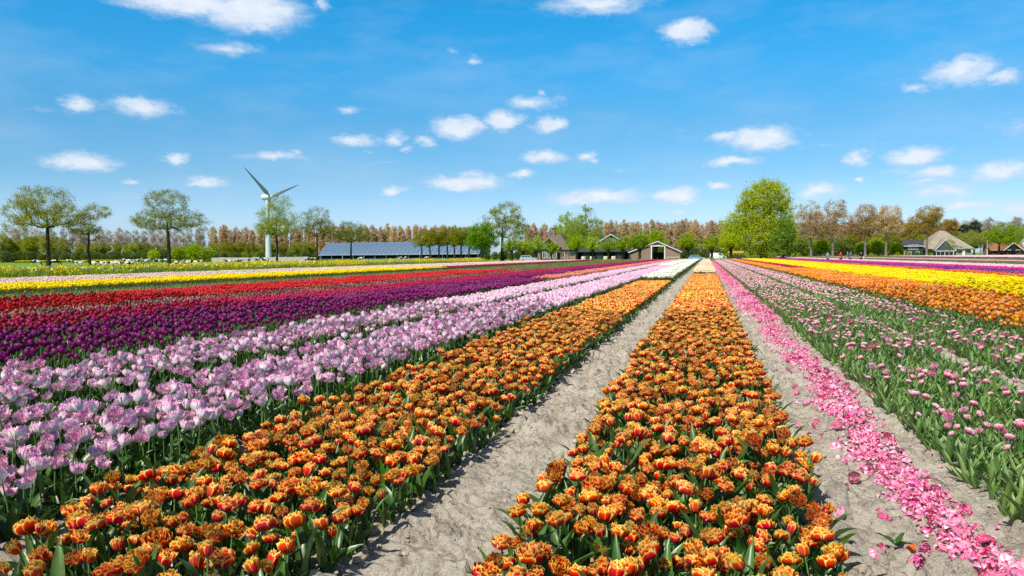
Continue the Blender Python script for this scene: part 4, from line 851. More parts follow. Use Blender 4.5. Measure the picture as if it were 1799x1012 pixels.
WT['olive'] = gen('woodland_tree', 12, [(0,0,8.2,3.6,3.4,3.2),(-1.8,0,5.8,2.8,2.6,2.4),(1.9,0,5.6,2.8,2.6,2.4)], .3, 3.2, 220, 2600, .62, 'bark_grey', 'f_olive', (58, 59, 60), spread=.6, tipr=.03)
WT['brown'] = gen('brown_tree', 17, [(0,0,12,4.0,3.6,4.2),(-2,0,8,3.2,3,3.4),(2,0,8,3.2,3,3.4)], .36, 4, 260, 3000, .7, 'bark_grey', 'f_brown', (61, 62, 63), spread=.7, tipr=.03)
def bush(seed, fol, n=1900, ls=.42, R=(2.6, 2.2, 2.2)):
    rnd = np.random.default_rng(seed); bl = [(0, 0, R[2]*.9, R[0]*.8, R[1]*.8, R[2])] + [(rnd.uniform(-.6, .6)*R[0], rnd.uniform(-.4, .4)*R[1], rnd.uniform(.5, 1.2)*R[2], R[0]*.5, R[1]*.5, R[2]*.55) for _ in range(5)]
    P = in_blobs(bl, n, rnd, .2); P = P[P[:, 2] > .05]; cr = MB(); cards(cr, P, ls, rnd); mb = MB()
    for i in range(9):
        a = rnd.uniform(0, 6.3); mb.tube([[0, 0, -.1], [cos(a)*.4, sin(a)*.4, R[2]*.6], [cos(a)*R[0]*.6, sin(a)*R[1]*.6, R[2]*1.3]], [.07, .05, .02], 4)
    return mb.mesh('bush_stems', MT['bark']), cr.mesh('bush_foliage', MT[fol])
WT['b_dark'] = [bush(s_, 'f_dark') for s_ in (71, 72, 73)]; WT['b_lime'] = [bush(s_, 'f_lime') for s_ in (74, 75)]; WT['b_green'] = [bush(s_, 'f_willow') for s_ in (76, 77)]; WT['b_olive'] = [bush(s_, 'f_olive') for s_ in (78, 79)]
WT['pine'] = gen('pine', 15, [(0,0,12.5,2.6,2.4,1.8),(-1.2,0,10.4,2.2,2.0,1.2),(1.2,0,9.6,2.2,2.0,1.2)], .28, 8, 90, 1900, .5, 'bark', 'f_pine', (80,), spread=.45)
rb = np.random.default_rng(5)
def row(key, name, px0, px1, step, Y, label, group, sc=(.9, 1.1), jy=8, jp=.35, cat='tree', crown='crown', top=None):
    px = px0
    while px <= px1:
        p = px + rb.uniform(-jp, jp)*step; y = Y + rb.uniform(-jy, jy); s_ = rb.uniform(*sc); z = s_
        if top: x_ = at(p, y); z = height(top + rb.uniform(-4, 5), x_, y)/{'poplar': 21.5, 'pale': 20, 'olive': 11.6, 'brown': 16.5}[key]; s_ = z*rb.uniform(.85, 1.1)
        place_tree(name, WT[key][rb.integers(0, len(WT[key]))], at(p, y), y, rb.uniform(0, 6.28), (s_, s_, z), label, group, cat, crown); px += step
row('poplar', 'poplar', 374, 560, 6.6, 480, 'slender bronze poplar in the far row left of the solar barn', 'poplars behind the turbine', top=398)
row('poplar', 'poplar', 566, 862, 6.2, 470, 'slender bronze poplar in the far row rising behind the solar roof', 'poplars behind the solar barn', top=396)
row('poplar', 'poplar', 925, 1070, 6.2, 440, 'slender bronze poplar in the far row behind the thatched farmhouse', 'poplars behind the farmhouse', top=394)
row('poplar', 'poplar', 1066, 1285, 6.0, 420, 'slender bronze poplar in the far row behind the brick shed', 'poplars behind the brick shed', top=387)
row('pale', 'bare_poplar', 8, 372, 13, 520, 'tall pale bare tree in the hazy row behind the cow meadow', 'bare trees behind the meadow', top=401)
row('pale', 'bare_poplar', 1672, 1796, 10, 470, 'pinkish bare poplar in the far row behind the right hand houses', 'bare poplars on the right', top=383)
row('olive', 'woodland_tree', 2, 110, 15, 430, 'low olive woodland tree behind the leftmost meadow tree', 'woodland behind the meadow', top=414)
row('olive', 'woodland_tree', 120, 290, 17, 440, 'low olive woodland tree between the first and third meadow trees', 'woodland behind the meadow', top=424)
row('olive', 'woodland_tree', 372, 560, 16, 430, 'low olive tree under the poplars behind the turbine', 'trees under the poplars', top=424)
row('b_dark', 'shrub', 2, 300, 9, 385, 'dark shrub at the far edge of the cow meadow', 'shrubs along the meadow edge', (1.1, 1.9), cat='shrub', crown='foliage')
row('b_dark', 'shrub', 305, 560, 9, 395, 'dark shrub behind the turbine foot and meadow wall', 'shrubs behind the turbine', (.8, 1.4), cat='shrub', crown='foliage')
row('b_olive', 'shrub', 372, 470, 17, 400, 'olive shrub behind the pale yard wall', 'olive shrubs behind the yard wall', (1.0, 1.4), cat='shrub', crown='foliage')
for px, s_, lab in ((318,2.0,'large lime green bush behind the wide round meadow tree'),(342,2.3,'lime green bush just right of the wide round meadow tree'),(362,1.9,'rightmost lime green bush beside the wide round meadow tree'),(270,1.5,'small lime bush left of the wide round meadow tree')):
    place_tree('bush', WT['b_lime'][px % 2], at(px, 330), 330, px, s_, lab, 'lime bushes by the meadow', 'bush', 'foliage')
row('b_dark', 'shrub', 860, 1300, 10, 300, 'dark shrub in the shade behind the farm buildings', 'shrubs behind the farm', (.7, 1.2), cat='shrub', crown='foliage')
row('brown', 'brown_tree', 1400, 1672, 15, 400, 'brown leaved woodland tree behind the right hand avenue', 'woodland behind the avenue', top=385)
row('olive', 'woodland_tree', 1404, 1670, 24, 372, 'olive understorey tree between the avenue trunks', 'understorey behind the avenue', top=412)
row('olive', 'woodland_tree', 1680, 1796, 17, 385, 'olive tree behind the red roofed house', 'trees behind the red roofed house', top=408)
row('b_dark', 'shrub', 1380, 1660, 10, 356, 'dark shrub between the avenue trunks on the right', 'shrubs under the avenue', (1.1, 1.9), cat='shrub', crown='foliage')
for px, s_, lab in ((1515,1.6,'yellow green bush left of the third avenue trunk'),(1538,1.9,'broad yellow green bush between two avenue trunks'),(1575,1.5,'yellow green bush left of the dark timber house'),(1438,2.0,'tall lime green bush between the first two avenue trunks')):
    place_tree('bush', WT['b_lime'][px % 2], at(px, 342), 342, px, s_, lab, 'yellow green bushes under the avenue', 'bush', 'foliage')
for px, s_, lab in ((1668,1.12,'dark pine rising behind the left of the big thatched roof'),(1692,1.0,'dark pine behind the right slope of the big thatched roof'),(1711,1.1,'dark pine standing farthest right behind the houses')):
    place_tree('pine', WT['pine'][0], at(px, 395), 395, px, s_, lab, 'pines behind the thatched house')
row('b_green', 'shrub', 1392, 1640, 17, 338, 'low green hedge shrub at the foot of the avenue', 'hedge shrubs under the avenue', (.35, .6), cat='shrub', crown='foliage')

# ------------------------------------------------------------------ buildings
MT['panel'] = mat('solar_glass', (.10, .165, .25), .3, .5, noise=(.3, (.125, .195, .285), .4, .7))
MT['frame_grey'] = mat('panel_frame', (.60, .66, .70), .5, .4)
MT['alu'] = mat('pale_metal', (.62, .64, .66), .4, .5)
MT['teal'] = mat('teal_boards', (.055, .12, .13), .7, .3, noise=(1.2, (.04, .09, .10), .4, .7))
MT['dark'] = mat('dark_opening', (.018, .020, .022), .8, .2)
MT['thatch'] = mat('grey_thatch', (.33, .295, .225), .95, .05, noise=[(.35, (.24, .21, .155), .45, .65), (3, (.40, .36, .28), .5, .75)], bump=(5, .8, .15))
MT['thatch_dark'] = mat('old_thatch', (.15, .125, .09), .95, .05, noise=[(.5, (.10, .085, .06), .45, .65), (3, (.22, .19, .14), .5, .75)], bump=(5, .8, .15))
MT['brick'] = mat('pinkish_brick', (.31, .215, .165), .9, .15, noise=[(.6, (.26, .18, .135), .4, .7), (6, (.36, .26, .205), .5, .75)])
MT['brick_dark'] = mat('brown_brick', (.22, .15, .11), .9, .15, noise=(2, (.30, .21, .16), .4, .7))
MT['paint'] = mat('white_paint', (.80, .80, .77), .55, .3)
MT['slate'] = mat('dark_roof', (.045, .05, .055), .6, .3, noise=(1, (.075, .08, .085), .4, .7))
MT['tile'] = mat('red_tile', (.30, .13, .07), .85, .15, noise=(2, (.22, .10, .055), .4, .7), bump=(6, .5, .08))
MT['boards'] = mat('dark_green_boards', (.030, .045, .040), .7, .3, noise=(2, (.045, .06, .055), .4, .7))
MT['black'] = mat('black_boards', (.020, .021, .022), .6, .3)
MT['wood'] = mat('weathered_wood', (.20, .145, .095), .9, .15, noise=(3, (.28, .21, .15), .4, .7))
MT['glass'] = mat('window_glass', (.05, .07, .09), .08, .8)
MT['concrete'] = mat('pale_concrete', (.46, .44, .40), .9, .15, noise=(.8, (.36, .345, .31), .4, .7))
MT['turbine'] = mat('turbine_paint', (.62, .66, .68), .4, .4)
MT['blade'] = mat('blade_paint', (.33, .40, .46), .4, .4)  # white blades; the shade on their faces is put into this darker blue-grey
MT['steel'] = mat('galvanised_steel', (.45, .47, .48), .4, .5, metal=.4)
def part(name, parent, mb, m, smooth=False): return link(name, mb.mesh(parent.name.split('.')[0]+'_'+name, MT[m] if isinstance(m, str) else m, smooth), parent)
def box(name, parent, c, d, m, rz=0): return part(name, parent, MB().box(c, d, 0, rz), m)
def window(parent, cx, y, cz, w, h, frame='paint', bars=1):
    """window on a wall facing -Y at y; frame with pane as sub-part"""
    f = MB(); t = .11
    f.box((cx-w/2+t/2, y-.03, cz), (t, .10, h)); f.box((cx+w/2-t/2, y-.03, cz), (t, .10, h)); f.box((cx, y-.03, cz+h/2-t/2), (w-2*t, .10, t)); f.box((cx, y-.03, cz-h/2+t/2), (w-2*t, .10, t))
    for b in range(bars): f.box((cx-w/2+w*(b+1)/(bars+1), y-.028, cz), (.07, .08, h-2*t))
    o = part('window', parent, f, frame); g = MB().box((cx, y-.006, cz), (w-2*t, .012, h-2*t)); link('pane', g.mesh('pane', MT['glass'], False), o); return o
def slab(mb, p, th=.25):        # four corners, counter-clockwise from outside -> thick slab
    p = np.array(p, float); n = np.cross(p[1]-p[0], p[2]-p[0]); n /= np.linalg.norm(n); V = np.r_[p, p-n*th]; k = len(p)
    mb.add(V, [list(range(k))] if k != 4 else [[0, 1, 2, 3]]); mb.add(V, [[2*k-1-i for i in range(k)]]); mb.add(V, [[i, k+i, k+(i+1) % k, (i+1) % k] for i in range(k)]); return mb

def solar_barn():
    Y0 = 335; X0, X1 = at(560, Y0), at(842, Y0); L = X1-X0; ez = height(448, X0, Y0); rz_ = height(427.2, at(577, Y0+9), Y0+9); r = empty('solar_barn', ((X0+X1)/2, Y0, -.07))
    tag(r, 'long low barn with its whole roof covered in blue solar panels', 'barn'); h = L/2; D = 18
    wall = MB(); wall.box((0, .6, .55), (L-1, .2, 1.25)); wall.box((0, D-.6, ez/2), (L-1, .2, ez)); part('wall', r, wall, 'teal')
    for s_ in (-1, 1): part('gable', r, MB().prism([(.7, 0), (D-.7, 0), (D-.7, ez-.25), (D/2, rz_-.45), (.7, ez-.25)], s_*(h-.6)-.1, s_*(h-.6)+.1, 'x'), 'teal')
    box('floor', r, (0, D/2, .08), (L-1.2, D-1.6, .1), 'concrete')
    for i in range(15): box('post', r, (-h+1+i*(L-2)/14, .45, ez/2), (.22, .18, ez-.1), 'steel')
    rf = MB(); slab(rf, [(-h, -.5, ez), (h, -.5, ez), (h, D/2, rz_), (-h, D/2, rz_)], .18); slab(rf, [(h, D+.5, ez), (-h, D+.5, ez), (-h, D/2, rz_), (h, D/2, rz_)], .18); ro = part('roof', r, rf, 'frame_grey')
    n = 36; w = L/n; nrm = Vector((0, -(rz_-ez), D/2+.5)).normalized()
    a = Vector((0, -.4, ez+.02)); b = Vector((0, D/2-.15, rz_-.03)); m = None
    for i in range(n):
        if m is None: q = MB(); o_ = np.array(nrm)*.12; A = np.array(a)+o_; B = np.array(b)+o_; hw = w/2-.09; slab(q, [A+[-hw, 0, 0], A+[hw, 0, 0], B+[hw, 0, 0], B+[-hw, 0, 0]], .07); m = q.mesh('solar_panel', MT['panel'], False)
        link('solar_panel', m, r, (-h+(i+.5)*w, 0, 0))
    box('gutter', r, (0, -.62, ez-.12), (L, .16, .16), 'steel'); box('ridge_cap', r, (0, D/2, rz_+.06), (L, .5, .12), 'steel')
solar_barn()
def yard_wall():
    Y = 318; X0, X1 = at(372, Y), at(542, Y); n = 14; w = (X1-X0)/n; r = empty('yard_wall', ((X0+X1)/2, Y, -.07)); tag(r, 'low pale concrete yard wall at the foot of the wind turbine', 'wall'); m = MB().box((0, 0, 1.0), (w-.08, .18, 2.0)).mesh('wall_panel', MT['concrete'], False)
    for i in range(n): link('panel', m, r, (-(X1-X0)/2+(i+.5)*w, random.uniform(-.04, .04), random.uniform(-.12, .05)))
yard_wall()
def turbine():
    Y = 336; X = at(472, Y); hz = height(346, X, Y); _, _, d = project((X, Y, hz)); R = 74*d/FPX; r = empty('wind_turbine', (X, Y, -.07)); tag(r, 'white wind turbine with two blades raised in a wide V', 'wind turbine')
    part('tower', r, MB().tube([[0, 0, 0], [0, 0, hz*.3], [0, 0, hz*.65], [0, 0, hz-1.0]], [1.45, 1.28, 1.02, .8], 20), 'turbine', True)
    part('foundation', r, MB().tube([[0, 0, -.1], [0, 0, .5]], [2.3, 2.2], 20), 'concrete')
    v = Vector((X, Y, 0)).normalized(); rt = Vector((v.y, -v.x, 0)); ax = (-v*cos(radians(44)) + rt*sin(radians(44))).normalized()
    c = Vector((0, 0, hz)); a0 = c-ax*3.6; part('nacelle', r, MB().tube([a0, a0+ax*.6, a0+ax*1.6, c+ax*.3, c+ax*1.3], [.7, 1.35, 1.6, 1.55, 1.1], 14), 'turbine', True)
    hub = c+ax*2.0; part('hub', r, MB().tube([c+ax*1.3, hub, hub+ax*.8, hub+ax*1.3], [.95, 1.05, .75, .2], 12), 'turbine', True)
    hz_ = Vector((0, 0, 1)).cross(ax).normalized()
    for ang in (141, 21, 261):
        t = radians(ang); sgn = 1 if hz_.dot(rt) > 0 else -1; u = (hz_*sgn*cos(t) + Vector((0, 0, 1))*sin(t)).normalized(); w = u.cross(ax).normalized()
        st = [(0.02, .42, .42, 0), (.07, .45, .42, 0), (.16, 1.0, .26, .30), (.28, .9, .2, .22), (.5, .66, .13, .14), (.75, .43, .09, .08), (.93, .25, .05, .04), (1.0, .06, .03, .02)]
        V = []; n = 10
        for (f, ch, th, tw) in st:
            cd_ = (w*cos(tw*1.6)+ax*sin(tw*1.6)); nd = u.cross(cd_)
            for k in range(n): a = 2*pi*k/n; V.append(hub + u*(R*f) + cd_*(ch*cos(a)) + nd*(th*sin(a)))
        F = [[i*n+k, i*n+(k+1) % n, (i+1)*n+(k+1) % n, (i+1)*n+k] for i in range(len(st)-1) for k in range(n)]
        b = MB().add([list(q) for q in V], F); part('blade', r, b, 'blade', True)
turbine()
def lamp_post():
    Y = 236; X = at(602, Y); H = height(404, X, Y); r = empty('lamp_post', (X, Y, -.07)); tag(r, 'tall thin grey lamp post before the solar roof', 'lamp post'); _, _, d = project((X, Y, 0)); a = 14*d/FPX
    part('pole', r, MB().tube([[0, 0, 0], [0, 0, H*.5], [0, 0, H]], [.13, .10, .07], 8), 'steel', True); part('arm', r, MB().tube([[0, 0, H-.05], [-a*.5, 0, H+.25], [-a*.75, 0, H+.25]], .05, 6), 'steel', True)
    part('lamp_head', r, MB().prism([(-a*1.02, H+.14), (-a*.7, H+.14), (-a*.7, H+.34), (-a*.98, H+.38)], -.18, .18), 'paint')
lamp_post()
def stolp_roof(parent, x0, x1, y0, y1, ez, rx0, rx1, ry, rz_, m, th=.45, name='roof'):
    q = MB(); ry0, ry1 = ry
    slab(q, [(x0, y0, ez), (x1, y0, ez), (rx1, ry0, rz_), (rx0, ry0, rz_)], th); slab(q, [(x1, y0, ez), (x1, y1, ez), (rx1, ry1, rz_), (rx1, ry0, rz_)], th)
    slab(q, [(x1, y1, ez), (x0, y1, ez), (rx0, ry1, rz_), (rx1, ry1, rz_)], th); slab(q, [(x0, y1, ez), (x0, y0, ez), (rx0, ry0, rz_), (rx0, ry1, rz_)], th)
    return part(name, parent, q, m)
def farmhouse():
    Y = 226; X = at(972, Y); k = lambda p: at(p, Y)-X; h = lambda y: height(y, X, Y); r = empty('farmhouse', (X, Y, -.07)); tag(r, 'old thatched farmhouse with a chimney behind the small pollard willow', 'farmhouse')
    x0, x1 = k(940), k(1001); ez = 3.4; D = 15
    w = MB(); w.box((0, 0, 0), (0.01, .01, .01)) if False else None
    w = MB().prism([(x0+.7, .7), (x1-.7, .7), (x1-.7, D-.7), (x0+.7, D-.7)], 0, ez, 'z'); part('wall', r, w, 'brick_dark')
    ro = stolp_roof(r, x0, x1, 0, D, ez-.1, k(964), k(978), (6.2, 8.4), h(408.5), 'thatch_dark')
    # front gable
    gx0, gx1 = k(950), k(981); part('front_gable', r, MB().prism([(gx0, 0), (gx1, 0), (gx1, 4.1), (k(966), 6.4), (gx0, 4.1)], -.5, 3.0), 'black')
    q = MB(); slab(q, [(gx0-.6, -1.0, 3.9), (k(966), -1.0, 6.7), (k(966), 4, 6.7), (gx0-.6, 4, 3.9)][::-1], .3); slab(q, [(k(966), -1.0, 6.7), (gx1+.6, -1.0, 3.9), (gx1+.6, 4, 3.9), (k(966), 4, 6.7)][::-1], .3); part('gable_roof', r, q, 'thatch')
    for px in (957.5, 974): window(r, k(px), -.5, 4.25, 1.1, 1.3)
    for px in (957, 965, 975): window(r, k(px), -.5, 1.75, 1.2, 1.9)
    window(r, k(988), .70, 1.7, 1.1, 1.5)
    ch = MB(); ch.box((k(967), 5.6, h(411)), (.9, .9, 3.4)); co = part('chimney', ro, ch, 'brick_dark'); box('door', r, (k(980), .64, 1.2), (1.1, .12, 2.2), 'teal')
    box('chimney_cap', r, (k(967), 5.6, h(411)+1.85), (1.1, 1.1, .25), 'dark'); box('barge_board', r, (k(966), -.56, 3.72), (gx1-gx0, .08, .22), 'paint')
farmhouse()
def wing():
    Y = 224; X = at(1003, Y); k = lambda p: at(p, Y)-X; r = empty('garden_wing', (X, Y, -.07)); tag(r, 'low flat roofed wing at the right of the thatched farmhouse', 'annex')
    x0, x1 = k(995), k(1012); box('wall', r, ((x0+x1)/2, 2, 1.15), (x1-x0, 4, 2.4), 'brick'); box('roof', r, ((x0+x1)/2, 2, 2.55), (x1-x0+.5, 4.5, .35), 'slate'); box('window_band', r, ((x0+x1)/2, -.03, 1.85), (x1-x0-.8, .07, .6), 'glass')
    p = empty('pergola', (at(987, 219), 219, -.07)); tag(p, 'brown wooden pergola in front of the farmhouse wing', 'pergola')
    for xx in (-2.0, 0, 2.0):
        for yy in (-1, 1): box('post', p, (xx, yy, 1.25), (.16, .16, 2.5), 'wood')
    for yy in (-1, 1): box('beam', p, (0, yy, 2.6), (4.8, .14, .2), 'wood')
    for i in range(7): box('rafter', p, (-2.1+i*.7, 0, 2.78), (.10, 2.8, .14), 'wood')
wing()
def dark_house():
    Y = 240; X = at(1073, Y); k = lambda p: at(p, Y)-X; h = lambda y: height(y, X, Y); r = empty('timber_house', (X, Y, -.07)); tag(r, 'dark teal timber house gable peeping over the pollard willows', 'house')
    x0, x1 = k(1052), k(1096); az = h(411); ez = h(424); part('wall', r, MB().prism([(x0, 0), (x1, 0), (x1, ez), (k(1074), az-.25), (x0, ez)], 0, 12), 'teal')
    q = MB(); slab(q, [(x0-.6, -.6, ez-.25), (k(1074), -.6, az), (k(1074), 12.5, az), (x0-.6, 12.5, ez-.25)][::-1], .22); slab(q, [(k(1074), -.6, az), (x1+.6, -.6, ez-.25), (x1+.6, 12.5, ez-.25), (k(1074), 12.5, az)][::-1], .22); part('roof', r, q, 'slate')
    for s_, xe in ((-1, x0-.6), (1, x1+.6)):
        b = MB(); slab(b, [(xe, -.70, ez-.5), (k(1074), -.70, az-.25), (k(1074), -.70, az+.05), (xe, -.70, ez-.2)], .06); part('barge_board', r, b, 'alu')
    for px in (1066, 1081): window(r, k(px), 0, ez+.2, 1.3, 1.4)
    L = empty('low_barn', (at(1057, 226), 226, -.07)); tag(L, 'long low black barn with open bays behind the pollard willows', 'barn'); k2 = lambda p: at(p, 226)-at(1057, 226); a, b = k2(1012.5), k2(1105); w = b-a
    box('back_wall', L, ((a+b)/2, 6, 1.7), (w, .2, 3.4), 'black'); q = MB(); slab(q, [(a-.4, -.6, 2.7), (b+.3, -.6, 2.7), (b+.3, 6.4, 4.6), (a-.4, 6.4, 4.6)], .2); part('roof', L, q, 'slate')
    n = 8
    for i in range(n+1): box('post', L, (a+w*i/n, .2, 1.3), (.3, .3, 2.55), 'black')
    for i in (1, 3, 6): box('door', L, (a+w*(i+.5)/n, .25, 1.25), (w/n-.5, .1, 2.5), 'boards')
    for s_ in (a+.1, b-.1): box('side_wall', L, (s_, 3.1, 1.35), (.2, 5.6, 2.7), 'black')
    for i, px in enumerate((1025, 1040, 1064, 1078)):
        m = MB(); m.tube([[0, 0, 0], [0, 0, .15], [0, 0, 1.15], [0, 0, 1.3]], [.55, .66, .64, .5], 12); o = link('wrapped_bale', m.mesh('wrapped_bale', MT['cream_wrap'], True), None, (at(px, 214), 214, -.07)); tag(o, ['first', 'second', 'third', 'fourth'][i] + ' cream wrapped bale from the left before the long black barn', 'bale', 'bales before the black barn')
MT['cream_wrap'] = mat('cream_wrap', (.66, .56, .42), .6, .3, noise=(3, (.54, .45, .33), .4, .7))
dark_house()
def shed():
    Y = 212; X = at(1151, Y); k = lambda p: at(p, Y)-X; h = lambda y: height(y, X, Y); r = empty('brick_shed', (X, Y, -.07)); tag(r, 'pinkish brick shed with a tall open doorway in its gable', 'shed')
    x0, x1 = k(1107), k(1195); ax = k(1155.5); az = h(423.5); ez = h(441); d0, d1 = k(1144.5), k(1168); dz = h(432.5); D = 14
    roof_z = lambda x: ez+(az-ez)*((x-x0)/(ax-x0) if x < ax else (x1-x)/(x1-ax))
    part('wall', r, MB().prism([(x0, 0), (d0, 0), (d0, roof_z(d0)-.2), (x0, ez-.2)], 0, .3), 'brick'); part('wall', r, MB().prism([(d1, 0), (x1, 0), (x1, ez-.2), (d1, roof_z(d1)-.2)], 0, .3), 'brick')
    part('gable', r, MB().prism([(d0, dz), (d1, dz), (d1, roof_z(d1)-.2), (ax, az-.2), (d0, roof_z(d0)-.2)], .004, .296), 'brick')
    for xx in (x0+.15, x1-.15): box('side_wall', r, (xx, D/2+.3, ez/2-.15), (.3, D-.02, ez-.3), 'brick')
    box('back_wall', r, (0, D+.45, ez/2-.1), (x1-x0-.7, .3, ez-.25), 'brick'); box('floor', r, (0, D/2+.3, .04), (x1-x0-.7, D-.1, .1), 'concrete')
    q = MB(); slab(q, [(x0-.5, -.4, ez-.25), (ax, -.4, az), (ax, D+.8, az), (x0-.5, D+.8, ez-.25)][::-1], .2); slab(q, [(ax, -.4, az), (x1+.5, -.4, ez-.25), (x1+.5, D+.8, ez-.25), (ax, D+.8, az)][::-1], .2); part('roof', r, q, 'slate')
    for xe in (x0-.5, x1+.5):
        b = MB(); slab(b, [(xe, -.47, ez-.42), (ax, -.47, az-.17), (ax, -.47, az+.07), (xe, -.47, ez-.18)], .06); part('barge_board', r, b, 'paint')
    for xx in (d0, d1): box('door_frame', r, (xx, -.05, dz/2), (.30, .42, dz), 'paint')
    box('lintel', r, ((d0+d1)/2, -.05, dz+.14), (d1-d0+.9, .40, .28), 'paint')
    for s_ in (-1, 1): box('door_leaf', r, ((d0+d1)/2+s_*((d1-d0)/2-.3), 1.5, dz/2-.05), (.1, 2.2, dz-.2), 'boards')
    t = empty('flat_trailer', (at(1183, 205), 205, -.07)); tag(t, 'low wooden flat trailer parked against the right half of the brick shed', 'trailer')
    box('bed', t, (0, 0, .62), (3.3, 1.6, .14), 'wood'); 
    for yy in (-.8, .8): box('side_board', t, (0, yy, .88), (3.3, .05, .36), 'cream_wood')
    for xx in (-1.62, 1.62): box('end_board', t, (xx, 0, .88), (.05, 1.5, .36), 'cream_wood')
    for xx in (-.9, .9):
        for yy in (-.72, .72): part('wheel', t, MB().tube([[xx, yy-.1, .3], [xx, yy+.1, .3]], .3, 12), 'black', True)
MT['cream_wood'] = mat('pale_planks', (.42, .37, .22), .8, .2, noise=(3, (.50, .45, .30), .4, .7))
shed()
def right_houses():
    Y = 346; X = at(1668, Y); k = lambda p: at(p, Y)-X; h = lambda y: height(y, X, Y); r = empty('thatched_house', (X, Y, -.07)); tag(r, 'big pyramid roofed thatched house with a dark glazed front gable', 'house')
    x0, x1 = k(1624), k(1713); ez = h(436); az = h(403.5); D = 22
    part('wall', r, MB().prism([(x0+1.2, 1.2), (x1-1.2, 1.2), (x1-1.2, D-1.2), (x0+1.2, D-1.2)], 0, ez-.1, 'z'), 'brick')
    ro = stolp_roof(r, x0, x1, 0, D, ez-.2, k(1663), k(1670.5), (9.5, 12.5), az, 'thatch', .5)
    gx0, gx1, gx = k(1641.5), k(1675), k(1658.5); gz = h(421.5); bz = h(440); part('glazed_gable', r, MB().prism([(gx0, bz), (gx1, bz), (gx, gz)], -1.2, 5.5), 'glass')
    q = MB(); slab(q, [(gx0-.5, -1.7, bz-.1), (gx, -1.7, gz+.3), (gx, 6, gz+.3), (gx0-.5, 6, bz-.1)][::-1], .3); slab(q, [(gx, -1.7, gz+.3), (gx1+.5, -1.7, bz-.1), (gx1+.5, 6, bz-.1), (gx, 6, gz+.3)][::-1], .3); part('gable_roof', r, q, 'thatch')
    for xe in (gx0-.5, gx1+.5):
        b = MB(); slab(b, [(xe, -1.78, bz-.35), (gx, -1.78, gz+.0), (gx, -1.78, gz+.36), (xe, -1.78, bz)], .08); part('barge_board', r, b, 'paint')
    box('beam', r, ((gx0+gx1)/2, -1.4, bz-.15), (gx1-gx0, .3, .28), 'paint'); part('lower_front', r, MB().box(((gx0+gx1)/2, 1.0, bz/2-.2), (gx1-gx0-.6, .3, bz-.4)), 'glass')
    for i in range(5): box('post', r, (gx0+.4+i*(gx1-gx0-.8)/4, -1.3, bz/2-.15), (.22, .22, bz-.3), 'paint')
    for px in (1676.5, 1687.5):
        o = MB(); o.box((k(px), 1.2, h(434.3)), (1.9, 2.4, 1.7)); part('dormer', r, o, 'thatch'); window(r, k(px), 0, h(434.5), 1.3, 1.1)
    for px in (1679, 1688, 1697, 1704): window(r, k(px), 1.2, 1.6, 1.5, 1.5)
    box('white_gable_end', r, (k(1694), .9, 1.5), (1.0, .4, 2.9), 'paint')
    # dark timber house
    X = at(1598, Y); k = lambda p: at(p, Y)-X; h = lambda y: height(y, X, Y); r = empty('timber_house', (X, Y, -.07)); tag(r, 'dark green timber house with white framed windows and a white porch', 'house')
    x0, x1 = k(1589), k(1622); ez = h(431); rz_ = h(421); D = 9; part('wall', r, MB().prism([(0, 0), (D, 0), (D, ez), (D/2, rz_-.2), (0, ez)], x0, x1, 'x'), 'boards')
    q = MB(); slab(q, [(x0-.5, -.6, ez-.2), (x1+.5, -.6, ez-.2), (x1+.5, D/2, rz_), (x0-.5, D/2, rz_)], .22); slab(q, [(x1+.5, D+.6, ez-.2), (x0-.5, D+.6, ez-.2), (x0-.5, D/2, rz_), (x1+.5, D/2, rz_)], .22); part('roof', r, q, 'slate')
    for px in (1598, 1604, 1610.5): window(r, k(px), 0, h(434), 1.15, 2.0)
    for px in (1598, 1612): window(r, k(px), 0, 1.4, 1.4, 1.4)
    box('barge_board', r, ((x0+x1)/2, -.68, ez-.28), (x1-x0+1, .08, .26), 'paint')
    a, b = k(1564), k(1590); box('wing_wall', r, ((a+b)/2, 2.6, 1.3), (b-a, 4, 2.6), 'boards'); q = MB(); slab(q, [(a-.5, -.6, h(440.5)), (b-.3, -.6, h(440.5)), (b-.3, 3.4, h(430)), (a+1.5, 3.4, h(430))], .2); part('wing_roof', r, q, 'slate')
    part('dormer', r, MB().box((k(1575), 1.6, h(431.8)), (2.4, 2.6, 1.9)), 'slate'); window(r, k(1575), .3, h(431.8), 1.7, 1.5)
    for px in (1568, 1578, 1588): box('porch_post', r, (k(px), -.3, h(440.5)/2), (.2, .2, h(440.5)-.1), 'paint')
    box('porch_beam', r, ((a+b)/2, -.3, h(440.8)), (b-a, .22, .3), 'paint')
    # red roofed house
    X = at(1768, Y); k = lambda p: at(p, Y)-X; h = lambda y: height(y, X, Y); r = empty('red_roofed_house', (X, Y, -.07)); tag(r, 'low house with a red brown tiled roof and black gable, farthest right', 'house')
    x0, x1 = k(1740), k(1800); ez = h(440); rz_ = h(425.5); D = 10; part('wall', r, MB().prism([(0, 0), (D, 0), (D, ez), (D/2, rz_-.2), (0, ez)], x0+.4, x1, 'x'), 'brick')
    q = MB(); slab(q, [(x0, -.6, ez-.2), (x1+.5, -.6, ez-.2), (x1+.5, D/2, rz_), (x0, D/2, rz_)], .25); slab(q, [(x1+.5, D+.6, ez-.2), (x0, D+.6, ez-.2), (x0, D/2, rz_), (x1+.5, D/2, rz_)], .25); part('roof', r, q, 'tile')
    g0, g1, g = k(1756), k(1796), k(1776); gz = h(427); part('front_gable', r, MB().prism([(g0, 0), (g1, 0), (g1, ez-.4), (g, gz), (g0, ez-.4)], -2.4, 2.4), 'black')
